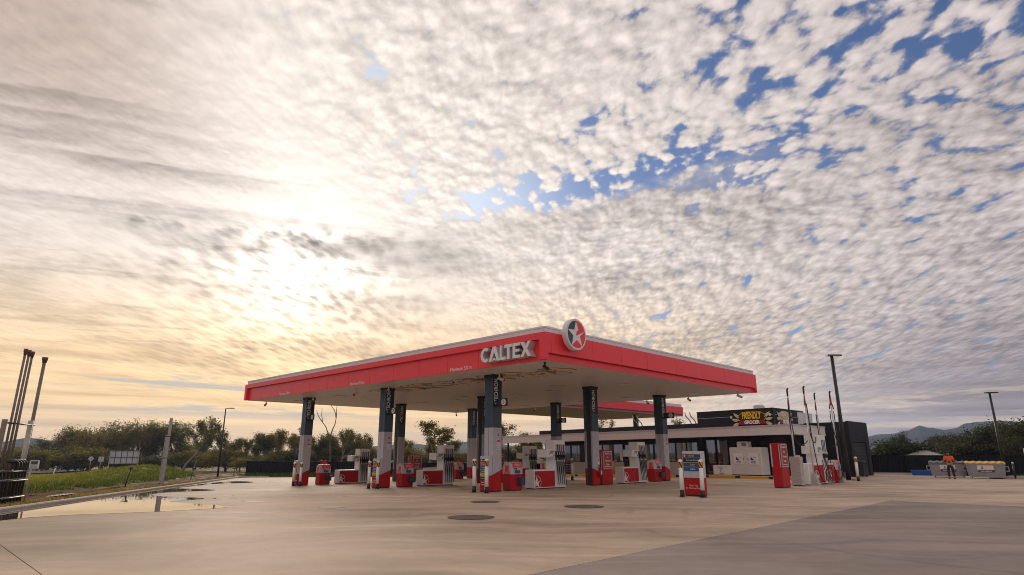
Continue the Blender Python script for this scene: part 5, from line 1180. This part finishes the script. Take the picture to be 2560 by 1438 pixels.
LEAFM=surf('gum leaves',_leaf((1.,1.,1.),.46)); LEAFD=surf('dark leaves',_leaf((.34,.42,.40),.18))  # second leaf tone: darker and less translucent, for the right hand trees
BARK=mat('grey gum bark',(.20,.17,.14),.85,var=.3,scale=8); BARKD=mat('dark bark',(.075,.055,.04),.85,var=.3,scale=8); DEAD=mat('dead wood',(.16,.12,.09),.8,var=.3)
def tree_meshes(seed,kind):
    'unit tree, one metre tall: tapered trunk and limbs; crown of leaf sized faces in clumps at the twig ends'
    r=random.Random(seed); b=MB(); tips=[]
    P=dict(dense=dict(tr=.10,sp=.52,leaves=5200,cl=.085,ls=.016,up=.55,lv=4,base=.18),open=dict(tr=.38,sp=.36,leaves=2300,cl=.062,ls=.015,up=.9,lv=4,base=.34),
           slim=dict(tr=.30,sp=.17,leaves=1900,cl=.055,ls=.016,up=1.3,lv=4,base=.26),scrub=dict(tr=.08,sp=.75,leaves=4600,cl=.13,ls=.026,up=.40,lv=3,base=.05),
           round=dict(tr=.22,sp=.40,leaves=5200,cl=.085,ls=.016,up=.8,lv=4,base=.25),dead=dict(tr=.50,sp=.15,leaves=0,cl=.05,ls=.01,up=1.6,lv=3,base=.4))[kind]
    bm_=DEAD if kind=='dead' else (BARK if kind in('open','slim') else BARKD)
    def limb(p,d,L,rad,lv):
        n=4; pts=[p]; q_=p.copy()
        for k in range(n):
            d=(d+Vector((r.gauss(0,.16),r.gauss(0,.16),r.gauss(0,.10)+.04))).normalized(); q_=q_+d*(L/n); pts.append(q_.copy())
            if lv<=1 and k>=1: tips.append(q_.copy())
        b.tube(pts,[rad*(1-.55*k/n) for k in range(n+1)],bm_,5 if lv>2 else 3,cap=False)
        if lv<=0: return
        m=r.randint(2,3) if kind!='dense' else r.randint(3,4)
        if kind=='dead': m=2
        for k in range(m):
            a=r.uniform(0,6.28); s_=P['sp']*r.uniform(.6,1.25); nd=(d*P['up']+Vector((math.cos(a)*s_*1.4,math.sin(a)*s_*1.4,r.uniform(.05,.55)))).normalized()
            st=pts[-1] if k==0 or lv<2 else pts[r.randint(2,n)]
            limb(st,nd,L*r.uniform(.60,.82),rad*.55,lv-1)
    base=Vector((0,0,-.02))
    stems=1 if kind in('open','slim','dead','round') else r.randint(2,3)
    for k in range(stems): limb(base+Vector((r.gauss(0,.02),r.gauss(0,.02),0)),Vector((r.gauss(0,.08+.12*(stems>1)),r.gauss(0,.08+.12*(stems>1)),1)).normalized(),.36 if kind not in('dead',) else .45,.022 if kind!='scrub' else .015,P['lv']-1)
    zt=max(t.z for t in tips) if tips else 1.; 
    V=[];F=[];C=[]
    if P['leaves']:
        per=max(4,P['leaves']//max(1,len(tips)))
        if kind in('dense','scrub','round'):                          # fill the crown between the outer twigs as well
            for _ in range(len(tips)//2):
                a,c=r.choice(tips),r.choice(tips); tips.append(a.lerp(c,r.uniform(.1,.5)))
            per=max(4,P['leaves']//len(tips))
        for tp_ in tips:
            if tp_.z<P['base']*zt and kind not in('scrub','dense'): continue
            tone=r.uniform(.6,1.35); cl=P['cl']*r.uniform(.6,1.25)
            for k in range(per):
                o=Vector((r.gauss(0,1),r.gauss(0,1),r.gauss(0,.75)))*cl*.62; p=tp_+o; u_=Vector((r.gauss(0,1),r.gauss(0,1),r.gauss(0,1))).normalized(); w_=u_.cross(Vector((r.gauss(0,1),r.gauss(0,1),r.gauss(0,1)))).normalized(); s_=P['ls']*r.uniform(.6,1.4); i=len(V)
                V+=[tuple(p-u_*s_),tuple(p+w_*s_*.45),tuple(p+u_*s_),tuple(p-w_*s_*.45)]; F.append((i,i+1,i+2,i+3)); t_=tone*r.uniform(.8,1.2); br=r.random()<.08
                C+=[((.26 if br else .110)*t_,(.17 if br else .128)*t_,(.03 if br else .034)*t_)]*4
    sc=1./max(.2,zt+ (P['cl']*.5 if P['leaves'] else 0))
    b.v=[(x*sc,y*sc,z*sc) for x,y,z in b.v]; tm=b.mesh('trunk'); cm=None
    if V:
        cm=bpy.data.meshes.new('crown'); cm.from_pydata([(x*sc,y*sc,z*sc) for x,y,z in V],[],F); cm.materials.append(LEAFM); at=cm.color_attributes.new('soil','FLOAT_COLOR','POINT'); at.data.foreach_set('color',[k for c in C for k in(c[0],c[1],c[2],1.)])
    return tm,cm
PROTO={}
def tree(name,label,kind,x,y,h,wide=1.,var=0,group=None,z=None,cat='tree',dark=False):
    if (kind,var) not in PROTO: PROTO[(kind,var)]=tree_meshes(hash_(kind)+var*17,kind)
    tm,cm=PROTO[(kind,var)]; t=thing(name,label,cat,(x,y,(gz(y) if z is None else z)-.1),rnd.uniform(0,6.28),group); t.scale=(h*wide,h*wide,h)
    link(tm,'trunk',t)
    if cm and dark:
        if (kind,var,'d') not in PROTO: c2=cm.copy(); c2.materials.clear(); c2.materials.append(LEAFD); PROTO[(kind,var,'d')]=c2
        cm=PROTO[(kind,var,'d')]
    if cm: link(cm,'crown',t)
    return t
THICK={}
def shrub(key,var,x,y,h,wide,z=None,dark=False): THICK.setdefault((key,dark),[]).append((var,x,y,h,wide,(gz(y) if z is None else z)-.1,rnd.uniform(0,6.28)))
def grow(key,dark,label):
    'undergrowth that reads as one mass: many bushes joined'
    VV=[];FF=[];CC=[];n=0
    for var,x,y,h,w_,z,a in THICK[(key,dark)]:
        if ('scrub',var) not in PROTO: PROTO[('scrub',var)]=tree_meshes(hash_('scrub')+var*17,'scrub')
        me=PROTO[('scrub',var)][1]; k=len(me.vertices); v=np.empty(k*3,'f'); me.vertices.foreach_get('co',v); v=v.reshape(-1,3); c=np.empty(k*4,'f'); me.color_attributes['soil'].data.foreach_get('color',c)
        f=np.empty(len(me.polygons)*4,'i'); me.polygons.foreach_get('vertices',f); co,si=math.cos(a),math.sin(a)
        VV.append(np.stack([x+(v[:,0]*co-v[:,1]*si)*h*w_,y+(v[:,0]*si+v[:,1]*co)*h*w_,z+v[:,2]*h],1)); FF.append(f.reshape(-1,4)+n); t_=rnd.uniform(.7,1.3); c=c.reshape(-1,4)*t_; c[:,3]=1; CC.append(c); n+=k
    V=np.concatenate(VV);F=np.concatenate(FF);C=np.concatenate(CC).astype('f'); me=bpy.data.meshes.new('undergrowth'); me.vertices.add(len(V)); me.vertices.foreach_set('co',V.ravel()); me.loops.add(F.size); me.loops.foreach_set('vertex_index',F.ravel().astype('i')); me.polygons.add(len(F)); me.polygons.foreach_set('loop_start',np.arange(0,F.size,4,dtype='i')); me.update(calc_edges=True)
    at=me.color_attributes.new('soil','FLOAT_COLOR','POINT'); at.data.foreach_set('color',C.ravel()); me.materials.append(LEAFD if dark else LEAFM); link(me,'undergrowth',kind='stuff',label=label)
def hash_(s_): return sum(ord(c)*(i+3) for i,c in enumerate(s_))
LEFT=[(18.0,148.9,7.0),(23.0,168.4,8.8),(23.9,158.2,8.0),(30.3,187.6,7.7),(32.6,187.2,11.4),(37.2,196.5,10.2),(35.0,176.6,9.9),(39.8,185.8,12.0),(37.3,165.9,10.3),(41.7,175.1,10.3),(41.5,164.9,11.3),(41.0,154.7,11.1),(44.3,158.9,10.5),(49.3,167.9,10.3),(49.8,162.5,11.0),(52.7,156.4,10.3),(56.3,160.4,8.7),(65.2,178.4,8.6)]
LEFT=[(x*1.06,y*1.06+12,h*(.78 if i<5 else 1.26 if i%3==0 else .86 if i%3==1 else 1.0)) for i,(x,y,h) in enumerate(LEFT)]
for i,(x,y,h) in enumerate(LEFT): tree('bush_tree','dense dark tree in the belt along the road at the left','dense',x,y,h,rnd.uniform(.85,1.15),i%4,'dense trees along the road at the left')
for i in range(44):
    u_=i/43.; x=12+62*u_+rnd.uniform(-2,2); y=172+rnd.uniform(-6,8)-10*max(0,u_-.5); shrub('left',i%3,x,y,rnd.uniform(2.8,6.),rnd.uniform(1.0,1.6))
tree('gum_tree','tall open gum with lit leaves right behind the steel post','open',46.1,142.7,11.8,1.0,0)
tree('gum_tree','open gum leaning over to the right of the steel post, above low scrub','open',51.5,150.4,9.8,1.15,1)
tree('gum_tree','slim leafy gum just right of the slim light pole','slim',54.3,139.8,8.6,1.3,0)
tree('gum_tree','slim gum with a spiky top standing left of the pump eleven column','slim',62.4,125.3,9.0,1.2,1)
tree('dead_tree','bare dead tree with forked branches right of the pump eleven column','dead',58.4,104.8,12.2,1.15,0)
MID=[(63.9,157.5,6.4),(58.5,138.1,7.0),(60.8,137.1,8.3),(59.2,126.9,8.5),(65.3,135.0,7.9),(69.2,133.1,7.4),(66.2,117.7,6.8),(71.5,121.2,7.2),(77.2,128.6,6.2),(74.6,118.5,7.6),(81.8,125.7,6.6),(57.,131.,5.6),(68.,123.,6.6),(61.5,150.,7.6),(56.8,146.,6.6),(64.5,130.,7.2),(62.6,141.,7.8),(71.,140.,8.2),(73.5,127.,7.2),(79.,122.,6.4),(85.,121.,6.4),(92.,126.,6.6),(66.8,126.,7.8),(88.,112.,6.0),(95.,113.,6.2),(101.,110.,6.0)]
for i,(x,y,h) in enumerate(MID): tree('wattle_tree','mid height open tree in the row beyond the black fence','open' if i%2 else 'round',x,y,h,rnd.uniform(1.0,1.3),2+i%2 if i%2 else i%4//2,'trees beyond the black fence')
tree('gum_tree','open gum seen just right of the pump eleven column and dead tree','open',65.6,112.2,8.2,1.1,1); tree('gum_tree','leafy gum above the leftmost pump, left of column nine','round',70.5,115.1,8.0,1.0,1)
for i in range(46):
    u_=i/45.; x=50+68*u_; y=132-24*u_+rnd.uniform(-6,14); shrub('mid',i%3,x,y,rnd.uniform(2.8,4.8),rnd.uniform(1.1,1.6))
tree('gum_tree','round headed young tree in the gap between column nine and pump five column','open',52.9,67.6,6.9,1.55,4); tree('gum_tree','smaller reddish tree at the right foot of the round headed young tree','round',57.5,71.4,5.0,.9,1)
tree('gum_tree','tree with glowing leaves over the left end of the shop awning','round',67.9,66.5,7.2,1.4,0); tree('gum_tree','dark tree under the shop awning, right of the pump five column','round',70.5,67.,5.7,1.2,1); tree('gum_tree','low tree behind the shop awning, its crown hidden by the roof','open',74.8,66.6,5.2,1.1,2)
tree('gum_tree','treetop showing above the shop roof between two columns','open',90.,66.,8.4,1.0,1); tree('gum_tree','small sapling top showing over the shop parapet','slim',99.,57.,8.1,1.2,1)
tree('gum_tree','tall round tree in front of the mountains, left of the pale house','dense',107.4,23.6,5.3,.62,1,z=-.3,dark=True)
RT=[(116.9,26.9,2.9),(116.5,28.9,2.8),(127.3,26.3,4.0),(103.3,18.9,4.4),(98.7,16.3,4.5),(94.0,13.9,4.5),(84.2,11.4,4.0),(89.4,10.7,4.6),(84.5,9.1,5.2),(79.7,7.4,5.3),(77.7,5.4,5.6),(112.8,22.2,3.4),(88.9,14.0,3.5),(74.6,7.0,4.0),(96.,10.,5.2),(90.,6.,6.2),(86.,3.,6.5),(80.,1.,6.5)]
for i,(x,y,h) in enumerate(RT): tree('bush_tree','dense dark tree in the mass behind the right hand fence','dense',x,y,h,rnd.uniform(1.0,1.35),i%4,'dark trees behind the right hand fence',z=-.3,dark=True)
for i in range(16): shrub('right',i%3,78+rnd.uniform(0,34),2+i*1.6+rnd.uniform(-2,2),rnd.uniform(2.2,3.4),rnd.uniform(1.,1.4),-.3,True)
tree('leafy_weed','tall yellow green weed at the black fence, left of the leftmost pump','scrub',36.,66.2,1.5,.9,0,cat='weed'); tree('leafy_weed','clump of broad leafy weeds at the fence behind the leftmost pump','scrub',38.2,56.6,1.3,1.,1,cat='weed'); tree('leafy_weed','bright green bush between column nine and its cabinet, at the fence','scrub',40.5,49.5,1.1,1.2,2,cat='weed')
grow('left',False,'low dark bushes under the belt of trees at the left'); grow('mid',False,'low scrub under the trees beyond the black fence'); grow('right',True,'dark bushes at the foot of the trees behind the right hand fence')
# each tree of a belt is named by what it stands behind
def az(x,y): return math.degrees(math.atan2(y,x))
def name_belt(group,stem,marks):
    T=[o for o in bpy.data.objects if o.get('group')==group]; B={}
    for o in T:
        a=az(*o.location[:2]); k=min(range(len(marks)),key=lambda i:abs(marks[i][0]-a)); d=a-marks[k][0]; B.setdefault((k,'behind' if abs(d)<.45 else 'left of' if d>0 else 'right of'),[]).append(o)
    for (k,w_),L in B.items():
        L.sort(key=lambda o:o.location.length)
        for i,o in enumerate(L):
            q_=['']if len(L)==1 else ['nearer ','farther '] if len(L)==2 else ['nearest ','middle ','farthest '] if len(L)==3 else ['nearest ','second nearest ','third nearest ','fourth nearest ','fifth nearest ','sixth nearest ','seventh nearest ','eighth nearest ']
            o['label']=(q_[min(i,len(q_)-1)]+stem+' '+w_+' '+marks[k][1])
LM=[(82.6,'the vent pipes'),(81.4,'the notice board'),(80.1,'the white car'),(78.2,'the diamond road sign'),(77.5,'the square road sign'),(76.,'the billboard'),(73.3,'the steel post'),(69.3,'the slim light pole')]
name_belt('dense trees along the road at the left','dense roadside tree',LM)
name_belt('trees beyond the black fence','open tree past the fence',[(69.3,'the slim light pole'),(67.,'the left end of the black fence'),(62.7,'pump eleven column'),(60.8,'the dead tree'),(58.9,'the leftmost pump'),(55.8,'pump nine column'),(50.6,'the second pump of that row')])
name_belt('dark trees behind the right hand fence','dark dense tree',[(15.,'the garage block'),(12.4,'the round tree'),(10.8,'the pale house'),(9.7,'the man in orange'),(7.6,'the yellow lidded dumpster'),(6.5,'the far right light pole'),(4.8,'the right edge of the picture')])
# ================================================================ hills, mountains, air
def _hill(q,b):
    pos=q.n.new('ShaderNodeNewGeometry').outputs['Position']; n=q.noise(pos,.03,7,.7); q.l.new(q.mix(q.lin(n,.35,.65),(.018,.028,.012,1),(.06,.062,.03,1)),b.inputs['Base Color']); b.inputs['Roughness'].default_value=.95; b.inputs['Specular IOR Level'].default_value=.1
HILL=surf('wooded slope',_hill)
from mathutils import noise as mno
def ridge(name,P,depth,rough):
    'P: crest points (x,y,z) ; slopes fall off toward and away from the camera with gullies'
    R=[]; n=0
    fine=[]
    for i in range(len(P)-1):
        for k in range(14):
            u_=k/14.; u2=u_*u_*(3-2*u_)*.35+u_*.65; fine.append(tuple(P[i][j]+(P[i+1][j]-P[i][j])*(u_ if j<2 else u2) for j in range(3)))
    fine.append(P[-1]); rows=[]; M=18
    for x,y,z in fine:
        d=math.hypot(x,y); ux,uy=x/d,y/d; row=[]
        for m in range(-M,M+1):
            t_=m/M; w_=depth*t_*abs(t_)**.2; f=(1-abs(t_)**1.25); q_=mno.fractal(Vector(((x+ux*w_)/170,(y+uy*w_)/170,3.)),1.,2.1,5); c_=mno.fractal(Vector((x/22,y/22,m*.3)),1.,2.,3)
            row.append((x+ux*w_,y+uy*w_,max(-6,-3.3+(z+3.3)*f+q_*rough*(.15+ (1-f)*f*2.6)+c_*rough*.10)))
        rows.append(row)
    V=[p for r_ in rows for p in r_]; w_=2*M+1; F=[(i*w_+j,i*w_+j+1,(i+1)*w_+j+1,(i+1)*w_+j) for i in range(len(rows)-1) for j in range(w_-1)]
    me=bpy.data.meshes.new(name); me.from_pydata(V,[],F); me.materials.append(HILL); me.polygons.foreach_set('use_smooth',[True]*len(F)); return link(me,name,kind='structure')
ridge('mountains',[(1600,640,2),(1630,520,24),(1642,440,33),(1649,413,39),(1657,382,41),(1663,351,49),(1668,329,60),(1671,314,55),(1676,285,49),(1679,263,53),(1683,242,62),(1686,222,64),(1688,201,65),(1690,181,66),(1693,155,62),(1695,129,64),(1700,60,70),(1700,-80,60),(1690,-300,30)],520,16)
ridge('hills',[(20,1500,8),(120,1495,16),(168,1491,20),(203,1486,27),(242,1480,23),(289,1472,9),(400,1450,4),(560,1400,6)],380,8)
ridge('hills',[(640,1330,4),(740,1290,10),(871,1221,18),(901,1199,20),(945,1165,15),(982,1134,24),(1010,1109,29),(1040,1085,24),(1080,1050,15),(1150,990,6)],330,8)
hz=bpy.data.materials.new('air haze'); hz.use_nodes=True; q=NT(hz.node_tree); q.n.remove(q.n['Principled BSDF']); pv_=q.n.new('ShaderNodeVolumePrincipled'); pv_.inputs['Color'].default_value=(.50,.66,1.,1); pv_.inputs['Density'].default_value=HAZE; pv_.inputs['Anisotropy'].default_value=.2; q.l.new(pv_.outputs[0],q.n['Material Output'].inputs['Volume'])
if HAZE>0:
    MB().box(-2700,2700,-2700,2700,-8.,95.,hz).build('haze',kind='stuff')
